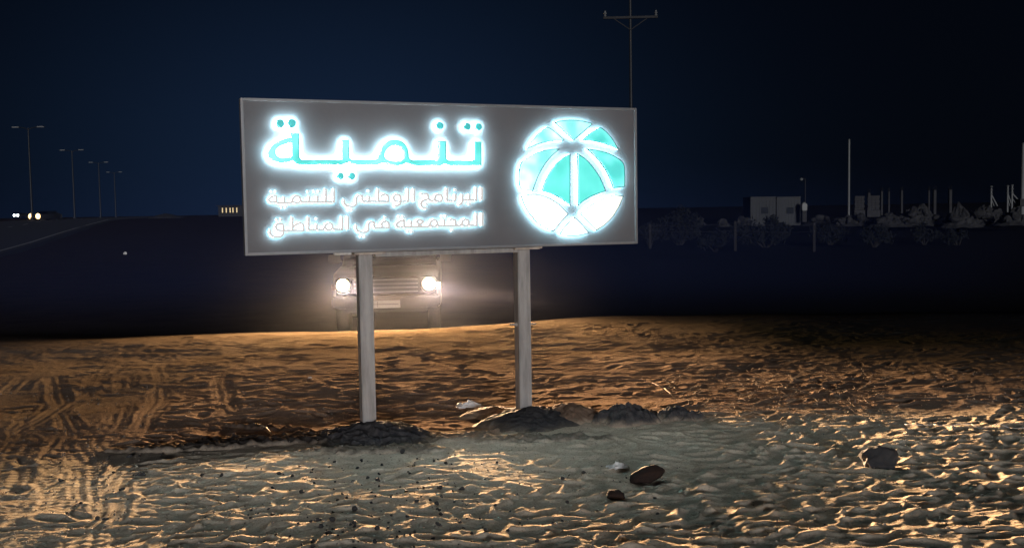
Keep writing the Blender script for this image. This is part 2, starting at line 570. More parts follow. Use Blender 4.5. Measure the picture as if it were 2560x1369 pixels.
def ground_mat():
    m = bpy.data.materials.new('sand')
    m.use_nodes = True
    t = m.node_tree
    b = t.nodes['Principled BSDF']
    b.inputs['Roughness'].default_value = 0.95
    b.inputs['Specular IOR Level'].default_value = 0.0
    tc = N(t, 'ShaderNodeTexCoord')
    P = tc.outputs['Object']
    n1 = N(t, 'ShaderNodeTexNoise', Scale=1.1, Detail=8.0, Roughness=0.65)
    t.links.new(P, n1.inputs['Vector'])
    r1 = N(t, 'ShaderNodeValToRGB')
    e = r1.color_ramp.elements
    e[0].position, e[0].color = 0.32, (0.50, 0.41, 0.31, 1)
    e[1].position, e[1].color = 0.66, (0.64, 0.55, 0.43, 1)
    t.links.new(n1.outputs[0], r1.inputs[0])
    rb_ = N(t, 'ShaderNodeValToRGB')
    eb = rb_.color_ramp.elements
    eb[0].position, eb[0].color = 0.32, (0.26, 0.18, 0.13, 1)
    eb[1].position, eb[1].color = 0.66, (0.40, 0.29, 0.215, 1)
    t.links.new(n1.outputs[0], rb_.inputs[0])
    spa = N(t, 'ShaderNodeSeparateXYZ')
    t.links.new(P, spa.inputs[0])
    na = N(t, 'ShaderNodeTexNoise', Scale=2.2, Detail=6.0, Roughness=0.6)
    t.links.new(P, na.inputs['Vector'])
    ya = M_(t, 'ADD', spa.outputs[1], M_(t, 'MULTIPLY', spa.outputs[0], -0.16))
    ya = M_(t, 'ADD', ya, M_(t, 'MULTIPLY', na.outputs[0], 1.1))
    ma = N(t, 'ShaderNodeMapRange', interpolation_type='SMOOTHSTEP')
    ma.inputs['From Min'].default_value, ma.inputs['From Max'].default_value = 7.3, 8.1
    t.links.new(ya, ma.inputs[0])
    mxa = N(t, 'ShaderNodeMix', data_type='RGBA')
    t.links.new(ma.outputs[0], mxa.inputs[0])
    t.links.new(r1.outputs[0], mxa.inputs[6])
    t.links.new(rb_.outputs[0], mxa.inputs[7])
    # sparse darker grains and gravel
    n2 = N(t, 'ShaderNodeTexNoise', Scale=75.0, Detail=4.0, Roughness=0.75)
    t.links.new(P, n2.inputs['Vector'])
    r2 = N(t, 'ShaderNodeMapRange')
    r2.inputs['From Min'].default_value, r2.inputs['From Max'].default_value = 0.30, 0.50
    r2.inputs['To Min'].default_value, r2.inputs['To Max'].default_value = 0.42, 1.0
    t.links.new(n2.outputs[0], r2.inputs[0])
    mul = N(t, 'ShaderNodeMix', data_type='RGBA', blend_type='MULTIPLY')
    mul.inputs[0].default_value = 1.0
    t.links.new(mxa.outputs[2], mul.inputs[6])
    t.links.new(r2.outputs[0], mul.inputs[7])
    at_ = N(t, 'ShaderNodeAttribute', attribute_name='damp_soil')
    mx = N(t, 'ShaderNodeMix', data_type='RGBA')
    t.links.new(at_.outputs['Fac'], mx.inputs[0])
    t.links.new(mul.outputs[2], mx.inputs[6])
    mx.inputs[7].default_value = (0.05, 0.042, 0.038, 1)
    # dark scrub soil on the right; its edge paints the headlight beam's cutoff
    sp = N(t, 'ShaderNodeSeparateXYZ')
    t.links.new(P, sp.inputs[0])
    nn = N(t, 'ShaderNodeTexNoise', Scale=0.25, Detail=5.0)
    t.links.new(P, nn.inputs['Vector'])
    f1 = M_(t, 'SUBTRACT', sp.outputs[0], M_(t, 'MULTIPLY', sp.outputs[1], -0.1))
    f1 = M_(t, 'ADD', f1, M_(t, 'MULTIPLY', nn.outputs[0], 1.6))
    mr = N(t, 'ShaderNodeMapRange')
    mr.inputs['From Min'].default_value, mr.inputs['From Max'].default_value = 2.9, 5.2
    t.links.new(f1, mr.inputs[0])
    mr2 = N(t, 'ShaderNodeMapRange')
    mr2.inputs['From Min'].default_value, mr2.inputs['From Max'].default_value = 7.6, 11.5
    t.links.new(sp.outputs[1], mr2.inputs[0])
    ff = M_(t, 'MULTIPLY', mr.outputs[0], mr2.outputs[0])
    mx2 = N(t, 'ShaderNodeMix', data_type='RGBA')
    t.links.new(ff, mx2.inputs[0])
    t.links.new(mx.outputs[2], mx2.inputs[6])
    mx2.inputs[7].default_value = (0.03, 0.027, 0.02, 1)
    mr3 = N(t, 'ShaderNodeMapRange')  # darker soil past the crest, painting in the fading light, sooner at the sides
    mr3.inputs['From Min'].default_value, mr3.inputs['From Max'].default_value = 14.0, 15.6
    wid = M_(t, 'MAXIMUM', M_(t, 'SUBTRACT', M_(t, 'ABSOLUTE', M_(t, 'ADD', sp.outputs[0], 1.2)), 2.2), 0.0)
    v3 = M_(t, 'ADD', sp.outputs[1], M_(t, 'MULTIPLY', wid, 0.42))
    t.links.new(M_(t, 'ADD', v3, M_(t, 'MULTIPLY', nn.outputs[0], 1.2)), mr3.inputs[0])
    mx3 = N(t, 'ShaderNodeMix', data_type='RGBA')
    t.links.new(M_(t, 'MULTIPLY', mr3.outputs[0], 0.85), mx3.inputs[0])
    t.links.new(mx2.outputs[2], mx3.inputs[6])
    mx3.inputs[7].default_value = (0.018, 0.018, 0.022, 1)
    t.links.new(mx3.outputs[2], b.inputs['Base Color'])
    n3 = N(t, 'ShaderNodeTexNoise', Scale=95.0, Detail=6.0, Roughness=0.75)
    t.links.new(P, n3.inputs['Vector'])
    n4 = N(t, 'ShaderNodeTexNoise', Scale=14.0, Detail=5.0, Roughness=0.6)
    t.links.new(P, n4.inputs['Vector'])
    hh = M_(t, 'ADD', M_(t, 'MULTIPLY', n3.outputs[0], 0.0038), M_(t, 'MULTIPLY', n4.outputs[0], 0.003))
    bp = N(t, 'ShaderNodeBump', Strength=1.0, Distance=1.0)
    t.links.new(hh, bp.inputs['Height'])
    t.links.new(bp.outputs[0], b.inputs['Normal'])
    return m


ground = build_ground()
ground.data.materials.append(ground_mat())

# ------------------------------------------------------------------ road on the left
MT['asphalt'] = pmat('asphalt', (0.045, 0.046, 0.05), 0.9, 0, (0.06, 0.06, 0.065), 3.0, 0.004, 60)
MT['paint'] = pmat('road_paint', (0.6, 0.6, 0.58), 0.7, 0, (0.45, 0.45, 0.42), 6)
e0 = gpt(92, 613)
rd = TD.copy()
RN = Vector((-rd.y, rd.x))                                 # to the left of the road's heading
RO = Vector((e0.x, e0.y))


def road_pt(s, off, dz=0.0):
    p = RO + rd * s + RN * off
    return (p.x, p.y, gz(p.x, p.y) + 0.12 + dz)


ss = [-45, -25, -12, 0, 15, 30, 60, 100, 160, 240, 340, 480, 700, 1100]
vs, fs = [], []
prof = [(-1.6, -0.40), (-0.2, -0.02), (0.0, 0.0), (14.0, 0.0), (14.2, -0.02), (15.8, -0.40)]
for s in ss:
    for o_, z_ in prof:
        vs.append(road_pt(s, o_, z_))
k = len(prof)
for i in range(len(ss) - 1):
    for j in range(k - 1):
        fs.append((i * k + j + 1, i * k + j, (i + 1) * k + j, (i + 1) * k + j + 1))
struct(link('road', mesh('road', vs, fs, MT['asphalt'])))
vs, fs = [], []
for off in (0.35, 13.65):
    n = len(vs)
    for s in ss:
        vs += [road_pt(s, off - .07, .004), road_pt(s, off + .07, .004)]
    fs += [(n + 2 * i + 1, n + 2 * i, n + 2 * i + 2, n + 2 * i + 3) for i in range(len(ss) - 1)]
for i in range(60):
    n = len(vs)
    s = -30 + i * 9
    vs += [road_pt(s, 6.94, .004), road_pt(s, 7.06, .004), road_pt(s + 3, 7.06, .004), road_pt(s + 3, 6.94, .004)]
    fs.append((n + 1, n, n + 3, n + 2))
struct(link('road_marking', mesh('road_marking', vs, fs, MT['paint'])))

# ------------------------------------------------------------------ the sign
K = 1.252
YAW = 0.382034
SW, SH = 2.36537 * K, 0.831023 * K
SC = CAM + Vector((-0.317089, 5.75, 0.196278)) * K
EU = Vector((math.cos(YAW), math.sin(YAW), 0))
EB = Vector((-math.sin(YAW), math.cos(YAW), 0))             # towards the back of the board
BASEZ = 0.0
SO = Vector((SC.x, SC.y, BASEZ))
sign = thing('signboard', 'wide grey signboard on two steel posts with glowing Arabic lettering and round cyan emblem', 'signboard', SO, YAW)


def to_sign(px, py, yoff):
    """picture position -> (along, up) on a plane parallel to the board's face"""
    d = ray(px, py)
    p0 = SO + EB * yoff
    t = (p0 - CAM).dot(EB) / d.dot(EB)
    p = CAM + d * t - SO
    return p.dot(EU), p.z


ZB, ZT = SC.z - SH / 2, SC.z + SH / 2
TH = 0.07                                                   # board depth, face at y = 0
MB().box((0, TH / 2 + .004, SC.z), (SW - .03, TH - .008, SH - .03)).build('panel', MT['board'], sign)
fr = MB()
for x in (-1, 1):
    fr.box((x * (SW / 2 - .009), TH / 2, SC.z), (.018, TH + .012, SH), bev=.003)
for z in (-1, 1):
    fr.box((0, TH / 2, SC.z + z * (SH / 2 - .009)), (SW - .036, TH + .010, .018), bev=.003)
fr.build('frame', MT['frame'], sign)

# -- lettering: outlines as signed distances on a grid, contoured
SCL = 0.5


def seg_boxes(d, GX, GY, pts, hw, cap):
    for i in range(len(pts) - 1):
        (x0, y0), (x1, y1) = pts[i], pts[i + 1]
        L = math.hypot(x1 - x0, y1 - y0)
        if L < 1e-6:
            continue
        ux, uy = (x1 - x0) / L, (y1 - y0) / L
        a = (GX - x0) * ux + (GY - y0) * uy
        b = np.abs(-(GX - x0) * uy + (GY - y0) * ux)
        qx, qy = np.abs(a - L / 2) - L / 2, b - hw
        dd = np.minimum(np.maximum(qx, qy), 0) + np.hypot(np.maximum(qx, 0), np.maximum(qy, 0))
        d = np.minimum(d, dd)
    for i, (x, y) in enumerate(pts):
        if (i == 0 or i == len(pts) - 1) and not cap:
            continue
        d = np.minimum(d, np.hypot(GX - x, GY - y) - hw)
    return d


def poly_sdf(GX, GY, pts):
    n = len(pts)
    d = np.full(GX.shape, 1e9)
    ins = np.zeros(GX.shape, bool)
    for i in range(n):
        (x0, y0), (x1, y1) = pts[i], pts[(i + 1) % n]
        ex, ey = x1 - x0, y1 - y0
        wx, wy = GX - x0, GY - y0
        t = np.clip((wx * ex + wy * ey) / max(ex * ex + ey * ey, 1e-9), 0, 1)
        d = np.minimum(d, np.hypot(wx - ex * t, wy - ey * t))
        if y0 != y1:
            c = (y0 > GY) != (y1 > GY)
            ins ^= c & (GX < (x1 - x0) * (GY - y0) / (y1 - y0) + x0)
    return np.where(ins, -d, d)


def contours(F, x0, y0, st, level):
    """closed level curves of a grid by marching squares"""
    G = F - level
    G = np.where(np.abs(G) < 1e-6, 1e-6, G)
    ny, nx = G.shape
    ins = G < 0
    code = ins[:-1, :-1] * 1 + ins[:-1, 1:] * 2 + ins[1:, 1:] * 4 + ins[1:, :-1] * 8
    tab = {1: [(3, 0)], 2: [(0, 1)], 3: [(3, 1)], 4: [(1, 2)], 5: [(3, 0), (1, 2)], 6: [(0, 2)], 7: [(3, 2)],
           8: [(2, 3)], 9: [(2, 0)], 10: [(0, 1), (2, 3)], 11: [(2, 1)], 12: [(1, 3)], 13: [(1, 0)], 14: [(0, 3)]}
    nxt, pos = {}, {}

    def key(i, j, e):
        return (i, j, 0) if e == 0 else (i, j + 1, 1) if e == 1 else (i + 1, j, 0) if e == 2 else (i, j, 1)

    def put(k):
        if k in pos:
            return
        i, j, v = k
        if v == 0:
            a, b = G[i, j], G[i, j + 1]
            pos[k] = (x0 + (j + a / (a - b)) * st, y0 + i * st)
        else:
            a, b = G[i, j], G[i + 1, j]
            pos[k] = (x0 + j * st, y0 + (i + a / (a - b)) * st)
    for i, j in zip(*np.nonzero((code > 0) & (code < 15))):
        for e, f in tab[int(code[i, j])]:
            ka, kb = key(i, j, e), key(i, j, f)
            put(ka)
            put(kb)
            nxt[ka] = kb
    loops = []
    while nxt:
        k = next(iter(nxt))
        loop = []
        while k in nxt:
            loop.append(pos[k])
            k = nxt.pop(k)
        loops.append(loop)
    res = []
    for lp in loops:
        a = np.array(lp)
        # drop points that lie on the line of their neighbours
        keep = [0]
        for i in range(1, len(a)):
            p, q_, r_ = a[keep[-1]], a[i], a[(i + 1) % len(a)]
            v = r_ - p
            L = math.hypot(*v)
            seg = a[keep[-1] + 1:i + 1]
            dv = np.abs((seg[:, 0] - p[0]) * v[1] - (seg[:, 1] - p[1]) * v[0]) / max(L, 1e-9)
            if dv.max() > 0.11 or L > 60:
                keep.append(i)
        b = a[keep]
        if len(b) >= 4:
            res.append(b)
    return res


def fill(loops, y):
    """flat polygon with holes: a constrained triangulation, kept where the outline's parity is odd"""
    pts, edges = [], []
    for lp in loops:
        n0, n = len(pts), len(lp)
        pts += [Vector((p[0], p[1])) for p in lp]
        edges += [(n0 + i, n0 + (i + 1) % n) for i in range(n)]
    vo, _, fo, *_r = delaunay_2d_cdt(pts, edges, [], 0, 1e-7)
    V = np.array([(v.x, v.y) for v in vo])
    T = np.array(fo)
    C = V[T].mean(1)
    ins = np.zeros(len(C), bool)
    for a, b in edges:
        (xa, ya), (xb, yb) = pts[a], pts[b]
        if ya != yb:
            ins ^= ((ya > C[:, 1]) != (yb > C[:, 1])) & (C[:, 0] < (xb - xa) * (C[:, 1] - ya) / (yb - ya) + xa)
    fs = []
    for a, b, c in T[ins]:
        ar = (V[b][0] - V[a][0]) * (V[c][1] - V[a][1]) - (V[b][1] - V[a][1]) * (V[c][0] - V[a][0])
        if abs(ar) < 1e-13:
            continue
        fs.append((int(a), int(b), int(c)) if ar > 0 else (int(a), int(c), int(b)))      # seen from -y
    return [(x, y, z) for x, z in V], fs


def wall(mb, loops, ya, yb):
    for lp in loops:
        n = len(lp)
        vs = [(p[0], ya, p[1]) for p in lp] + [(p[0], yb, p[1]) for p in lp]
        mb.add(vs, [(i, (i + 1) % n, n + (i + 1) % n, n + i) for i in range(n)])


Y_FACE, Y_MID, Y_BACK = -0.034, -0.014, -0.006


def lit_shape(name, F, x0, y0, face_mat, lip, y_face=Y_FACE, y_mid=Y_MID, label=None):
    toS = lambda lps: [[to_sign(p[0], p[1], y_face) for p in lp] for lp in lps]
    c0 = toS(contours(F, x0, y0, SCL, 0.0))
    c1 = toS(contours(F, x0, y0, SCL, -lip)) if lip > 0 else c0
    vs, fs = fill(c1, y_face)
    o = link(name, mesh(name, vs, fs, face_mat), sign)
    if label:
        o['label'] = label
    mb = MB()
    wall(mb, c0, y_face, y_mid)
    if lip > 0:
        vs, fs = fill(c0 + c1, y_face + .0005)
        mb.add(vs, fs)
    mb.build('trim', MT['trim'] if lip > 0 else MT['small_face'], o)
    mb = MB()
    wall(mb, c0, y_mid, Y_BACK)
    nw = len(mb.f)
    vs, fs = fill(c0, Y_BACK)
    mb.add(vs, [f[::-1] for f in fs])
    mk = 'ret_emblem' if name == 'emblem_panel' else 'ret' if lip > 0 else 'ret_small'
    me = mesh('light_strip', mb.v, mb.f, [MT[mk], MT[mk + '_back']])
    me.polygons.foreach_set('material_index', [0] * nw + [1] * (len(me.polygons) - nw))
    link('light_strip', me, o)
    return o


def grid(xmin, ymin, xmax, ymax, m=4):
    xs = np.arange(xmin - m, xmax + m, SCL)
    ys_ = np.arange(ymin - m, ymax + m, SCL)
    GX, GY = np.meshgrid(xs, ys_)
    return GX, GY, xs[0], ys_[0]


ZA = lambda pts, ox=650, oy=280, s=2282 / 300.: [(ox + x / s, oy + y / s) for x, y in pts]


def sm(pts, it=1):
    """one round of corner cutting on a closed outline, only where the turn is gentle"""
    for _ in range(it):
        res = []
        n = len(pts)
        for i in range(n):
            p, q_, r_ = pts[i - 1], pts[i], pts[(i + 1) % n]
            a = math.atan2(q_[1] - p[1], q_[0] - p[0])
            b = math.atan2(r_[1] - q_[1], r_[0] - q_[0])
            t = abs((b - a + math.pi) % (2 * math.pi) - math.pi)
            if t > R(62) or t < R(3):
                res.append(q_)
            else:
                la, lb = math.dist(p, q_), math.dist(r_, q_)
                k = min(la, lb) * .3
                res.append((q_[0] + (p[0] - q_[0]) / la * k, q_[1] + (p[1] - q_[1]) / la * k))
                res.append((q_[0] + (r_[0] - q_[0]) / lb * k, q_[1] + (r_[1] - q_[1]) / lb * k))
        pts = res
    return pts


B = 2130
head = [(585, 405), (748, 405), (748, 850), (770, 890), (805, 912), (1510, 912), (1545, 905), (1555, 880), (1555, 530),
        (1697, 530), (1697, 860), (1715, 895), (1760, 915), (B + 20, 915), (B + 75, 905), (B + 108, 875), (B + 130, 820),
        (B + 150, 760), (B + 180, 680), (B + 220, 615), (B + 275, 565), (B + 350, 535), (B + 430, 525), (B + 520, 535),
        (B + 590, 570), (B + 645, 625), (B + 680, 690), (B + 697, 760), (B + 702, 830), (B + 715, 885), (B + 760, 915),
        (B + 1205, 915), (B + 1245, 905), (B + 1260, 870), (B + 1260, 550), (B + 1412, 550), (B + 1412, 870),
        (B + 1430, 908), (B + 1470, 922), (B + 1890, 922), (B + 1925, 910), (B + 1937, 880), (B + 1937, 560),
        (B + 2085, 560), (B + 2085, 1022), (B + 1450, 1022), (B + 1405, 1005), (B + 1375, 985), (B + 1340, 1000),
        (B + 1295, 1022), (B + 810, 1022), (B + 750, 1012), (B + 700, 990), (B + 655, 975), (B + 605, 990), (B + 540, 1012),
        (B + 440, 1022), (B + 340, 1012), (B + 275, 988), (B + 225, 955), (B + 185, 965), (B + 140, 990), (B + 75, 1006),
        (B, 1008), (1800, 1005), (1745, 988), (1700, 962), (1660, 958), (1610, 978), (1550, 1005), (740, 1005), (690, 988),
        (640, 950), (600, 930), (530, 957), (430, 970), (320, 962), (230, 928), (165, 865), (137, 790), (152, 730),
        (220, 645), (330, 570), (470, 512), (590, 485)]
hole1 = [(600, 580), (500, 598), (400, 632), (325, 680), (292, 740), (300, 805), (340, 855), (400, 880), (500, 876), (600, 850)]
hole2 = [(B + x, y) for x, y in [(238, 850), (238, 800), (265, 735), (310, 675), (370, 642), (440, 634), (505, 648), (565, 690),
                                 (603, 755), (612, 830), (592, 888), (545, 924), (470, 942), (390, 940), (312, 920), (262, 890)]]
GX, GY, x0, y0 = grid(665, 325, 1212, 418)
F = poly_sdf(GX, GY, ZA(sm(head)))
for hl in (hole1, hole2):
    F = np.maximum(F, -poly_sdf(GX, GY, ZA(sm(hl))))
lit_shape('headline_word', F, x0, y0, MT['cyan'], 2.1)
for x, y, r in [(380, 220, 82), (603, 215, 84), (1530, 1218, 66), (1742, 1218, 70), (B + 1285, 265, 76), (B + 1810, 280, 72), (B + 2022, 285, 72)]:
    (cx_, cy_), rr = ZA([(x, y)])[0], r / 7.607
    GX, GY, x0, y0 = grid(cx_ - rr, cy_ - rr, cx_ + rr, cy_ + rr)
    lit_shape('headline_dot', np.hypot(GX - cx_, GY - cy_) - rr, x0, y0, MT['cyan_dot'], 2.0)

ZC = lambda pts: ZA(pts, 650, 450, 8.555)
DX, EX = 190 * 8.555, 380 * 8.555
sh = lambda pts, dx: [(x + dx, y) for x, y in pts]
WORDS = [
    # (strokes, dots)
    ([[(1500 + EX, 150), (1500 + EX, 432)]] + [sh(p, EX) for p in (
        [(1385, 150), (1385, 427), (1095, 427)], [(1235, 300), (1235, 427)],
        [(1085, 300), (1085, 440), (1062, 505), (1000, 530)],
        [(937, 300), (937, 415), (915, 438), (755, 438), (755, 165)],
        [(190, 315), (230, 292), (300, 290), (345, 318), (356, 380), (378, 430), (440, 442), (487, 425), (500, 370), (515, 328),
         (560, 310), (620, 318), (650, 360), (650, 412), (625, 450), (560, 456), (505, 432)],
        [(358, 395), (300, 420), (235, 440), (197, 490), (205, 550), (245, 592), (325, 606)])],
     sh([(1237, 512), (937, 212), (318, 520)], EX)),
    ([sh(p, DX) for p in (
        [(1675, 180), (1675, 462)], [(1550, 180), (1550, 456), (1385, 456)],
        [(1385, 480), (1388, 380), (1368, 330), (1310, 306), (1252, 330), (1232, 390), (1252, 440), (1300, 456), (1385, 456)],
        [(1385, 456), (1375, 500), (1345, 532), (1290, 555), (1240, 552)],
        [(912, 180), (912, 455)], [(710, 335), (710, 455)],
        [(950, 350), (985, 320), (1040, 305), (1100, 320), (1130, 370), (1130, 455), (590, 455), (562, 430), (556, 335), (510, 330),
         (462, 342), (440, 385), (438, 515), (395, 555), (320, 567), (235, 556), (188, 512), (170, 455), (188, 410)])],
     sh([(710, 232), (275, 642), (352, 642)], DX)),
    ([[(1587, 180), (1587, 468), (905, 468), (868, 440), (865, 400), (840, 358), (790, 340), (740, 352), (710, 388), (695, 440),
       (672, 480), (635, 490), (555, 490), (524, 470), (522, 350)],
      [(522, 470), (490, 490), (385, 490), (352, 470), (352, 325)],
      [(352, 350), (290, 346), (222, 370), (187, 410), (197, 450), (240, 474), (300, 474), (352, 462)],
      [(1412, 180), (1412, 468)], [(1237, 335), (1237, 468)], [(1055, 340), (1055, 468)],
      [(866, 445), (822, 490), (770, 492), (705, 468)]],
     [(255, 238), (342, 240), (475, 585), (560, 580), (1035, 245), (1175, 240), (1262, 240)]),
    ([sh(p, EX) for p in (
        [(1510, 700), (1510, 982)],
        [(1392, 700), (1392, 966), (1250, 966), (1220, 942), (1215, 885), (1190, 852), (1150, 840), (1102, 860), (1075, 910),
         (1062, 950), (1030, 970), (965, 970), (942, 948), (940, 890), (912, 850), (850, 840), (805, 852)],
        [(1072, 930), (1110, 970), (1180, 972), (1218, 940)],
        [(1030, 970), (720, 976), (575, 980), (548, 945), (541, 900), (515, 860), (470, 850), (422, 870), (397, 920), (375, 978),
         (330, 1000), (0, 1003), (-140, 1003), (-165, 985), (-172, 830)],
        [(693, 840), (693, 978)], [(398, 945), (430, 988), (500, 990), (548, 945)],
        [(105, 1003), (175, 945), (248, 885), (200, 856), (140, 856), (98, 884), (160, 945), (225, 1003)],
        [(-15, 865), (-15, 1003)],
        [(-172, 868), (-245, 872), (-312, 920), (-330, 960), (-305, 996), (-245, 1005), (-172, 988)])],
     sh([(657, 770), (730, 770), (875, 1073), (-265, 780), (-180, 780), (-67, 1100), (15, 1100)], EX)),
    ([sh(p, DX) for p in (
        [(442, 955), (435, 1030), (462, 1082), (520, 1114), (600, 1120), (662, 1104), (697, 1060), (702, 940), (722, 905), (770, 894),
         (815, 900), (817, 990), (842, 1020), (1137, 1020), (1137, 950), (1115, 902), (1060, 880), (1005, 896), (980, 940),
         (986, 988), (1015, 1018)],)],
     sh([(1062, 803), (540, 1208), (622, 1208)], DX)),
    ([[(262 + DX, 770), (262 + DX, 1062)],
      [(137 + DX, 770), (137 + DX, 1055), (1595, 1052), (1560, 1030), (1556, 980), (1530, 936), (1480, 920), (1430, 935), (1400, 972),
       (1385, 1020), (1350, 1058), (1250, 1060), (1217, 1040), (1217, 930)],
      [(1217, 1040), (1190, 1062), (1045, 1062), (1045, 780)],
      [(1392, 1020), (1440, 1062), (1500, 1062), (1558, 1025)],
      [(700, 780), (700, 1072)],
      [(712, 1000), (740, 972), (790, 940), (860, 922), (915, 940), (935, 985), (935, 1074), (450, 1080), (380, 1070), (348, 1038),
       (340, 990), (366, 945), (425, 930), (482, 945), (502, 990), (506, 1140), (472, 1188), (400, 1214), (310, 1216), (242, 1180),
       (212, 1120), (222, 1050)]],
     [(375, 843), (455, 843), (1222, 825)])]
for strokes, dots in WORDS:
    allp = [p for st in strokes for p in ZC(st)] + ZC(dots)
    GX, GY, x0, y0 = grid(min(p[0] for p in allp) - 4, min(p[1] for p in allp) - 4, max(p[0] for p in allp) + 4, max(p[1] for p in allp) + 4)
    F = np.full(GX.shape, 1e9)
    for st in strokes:
        F = seg_boxes(F, GX, GY, ZC(st), 2.75, False)
    for x, y in ZC(dots):
        F = np.minimum(F, np.maximum(np.abs(GX - x), np.abs(GY - y)) * .5 + np.hypot(GX - x, GY - y) * .5 - 2.7)
    lit_shape('tagline_word', F, x0, y0, MT['small_face'], 0.0)

ZL = lambda pts: ZA(pts, 1180, 240, 1499 / 460.)
PANELS = [
    ('cyan_pale', [(672, 213), (720, 200), (780, 193), (840, 193), (910, 202), (975, 220), (982, 232), (830, 362), (815, 352)]),
    ('cyan_pale', [(447, 435), (470, 390), (500, 345), (555, 288), (612, 252), (628, 254), (690, 296), (755, 358), (745, 366), (650, 366), (550, 388)]),
    ('cyan', [(895, 362), (930, 325), (985, 282), (1042, 255), (1060, 260), (1112, 302), (1160, 368), (1197, 437), (1100, 397), (1000, 372)]),
    ('cyan_pale', [(722, 430), (620, 432), (520, 458), (440, 507), (397, 540), (385, 600), (380, 690), (394, 758), (410, 768), (497, 776), (522, 700), (560, 612), (620, 522), (680, 462)]),
    ('cyan_deep', [(802, 470), (802, 893), (720, 832), (650, 800), (568, 775), (590, 700), (640, 602), (710, 522), (760, 488)]),
    ('cyan_deep', [(860, 470), (895, 488), (942, 522), (1010, 602), (1062, 690), (1092, 775), (1000, 806), (930, 842), (865, 893)]),
    ('cyan', [(930, 430), (1040, 440), (1140, 474), (1220, 524), (1245, 560), (1249, 650), (1246, 740), (1150, 752), (1120, 662), (1070, 572), (1000, 487)]),
    ('white_lit', [(400, 815), (480, 796), (560, 802), (680, 850), (787, 960), (725, 1030), (672, 1095), (650, 1102), (560, 1062), (480, 982), (425, 892)]),
    ('cream_lit', [(1237, 815), (1150, 800), (1050, 840), (955, 892), (880, 960), (950, 1030), (1012, 1096), (1100, 1042), (1182, 942)]),
    ('white_lit', [(835, 985), (880, 1022), (957, 1115), (880, 1138), (820, 1141), (770, 1139), (712, 1124), (770, 1042)])]
for mk, pts in PANELS:
    P = ZL(sm(pts))
    GX, GY, x0, y0 = grid(min(p[0] for p in P), min(p[1] for p in P), max(p[0] for p in P), max(p[1] for p in P))
    F = poly_sdf(GX, GY, P)
    # soften the corners by a small radius
    lit_shape('emblem_panel', F, x0, y0, MT[mk], 2.0)

# -- posts
PW = 0.098
for k, (px, py) in enumerate(((921, 900), (1314, 850))):
    u, _ = to_sign(px, py, TH + PW / 2 - .05)
    yb = TH + PW / 2 + .004
    po = MB().box((u, yb, ZT * .5 - .15), (PW, PW, ZT + .2), bev=.006).build('post', MT['galv'], sign)
    MB().box((u + .01, yb - .01, ZB - .012), (.20, .17, .014), bev=.002).box((u + .10, yb - .075, ZB + .0), (.07, .02, .03), bev=.002)\
        .build('flange_plate', MT['weld'], po)
    if k == 1:
        _, zr = to_sign(1314, 811, TH)
        MB().tube((u - .105, yb - .01, zr + .003), (u + .105, yb - .01, zr - .004), .0075, n=8).tube((u - .06, yb - .01, zr), (u - .05, yb - .01, zr), .014, n=6)\
            .tube((u + .05, yb - .01, zr), (u + .06, yb - .01, zr), .014, n=6).build('through_rod', MT['bolt'], po)
u, _ = to_sign(856, 633, .03)
MB().box((u, .03, ZB - .008), (.12, .05, .014), bev=.003).build('mounting_tab', MT['bolt'], sign)
# rail under the board joining the posts, with its cover strip
u0, _ = to_sign(921, 640, TH)
u1, _ = to_sign(1314, 625, TH)
MB().box(((u0 + u1) / 2, TH + .03, ZB - .022), (abs(u1 - u0) - PW - .004, .05, .034), bev=.003).build('bottom_rail', MT['galv'], sign)

# ------------------------------------------------------------------ soil mounds at the posts
MT['damp'] = pmat('damp_soil', (0.024, 0.024, 0.028), 0.95, 0, (0.075, 0.068, 0.066), 18, 0.006, 45, 0.1)
MT['sandheap'] = pmat('sand_heap', (0.13, 0.085, 0.06), 0.95, 0, (0.18, 0.12, 0.085), 12, 0.006, 60, 0.1)



def sand_foot(m, z0, z1, sand=(0.36, 0.285, 0.21)):
    """loose sand lies over the foot of a heap"""
    t = m.node_tree
    b = t.nodes['Principled BSDF']
    src = b.inputs['Base Color'].links[0].from_socket
    tc = N(t, 'ShaderNodeTexCoord')
    sp = N(t, 'ShaderNodeSeparateXYZ')
    t.links.new(tc.outputs['Object'], sp.inputs[0])
    n_ = N(t, 'ShaderNodeTexNoise', Scale=9.0, Detail=6.0, Roughness=0.7)
    t.links.new(tc.outputs['Object'], n_.inputs['Vector'])
    v = M_(t, 'ADD', sp.outputs[2], M_(t, 'MULTIPLY', M_(t, 'SUBTRACT', n_.outputs[0], 0.5), 0.12))
    mr = N(t, 'ShaderNodeMapRange', interpolation_type='SMOOTHSTEP')
    mr.inputs['From Min'].default_value, mr.inputs['From Max'].default_value = z0, z1
    t.links.new(v, mr.inputs[0])
    mx = N(t, 'ShaderNodeMix', data_type='RGBA')
    t.links.new(mr.outputs[0], mx.inputs[0])
    mx.inputs[6].default_value = (*sand, 1)
    t.links.new(src, mx.inputs[7])
    t.links.new(mx.outputs[2], b.inputs['Base Color'])


sand_foot(MT['damp'], -0.03, 0.05)
sand_foot(MT['sandheap'], -0.01, 0.05)


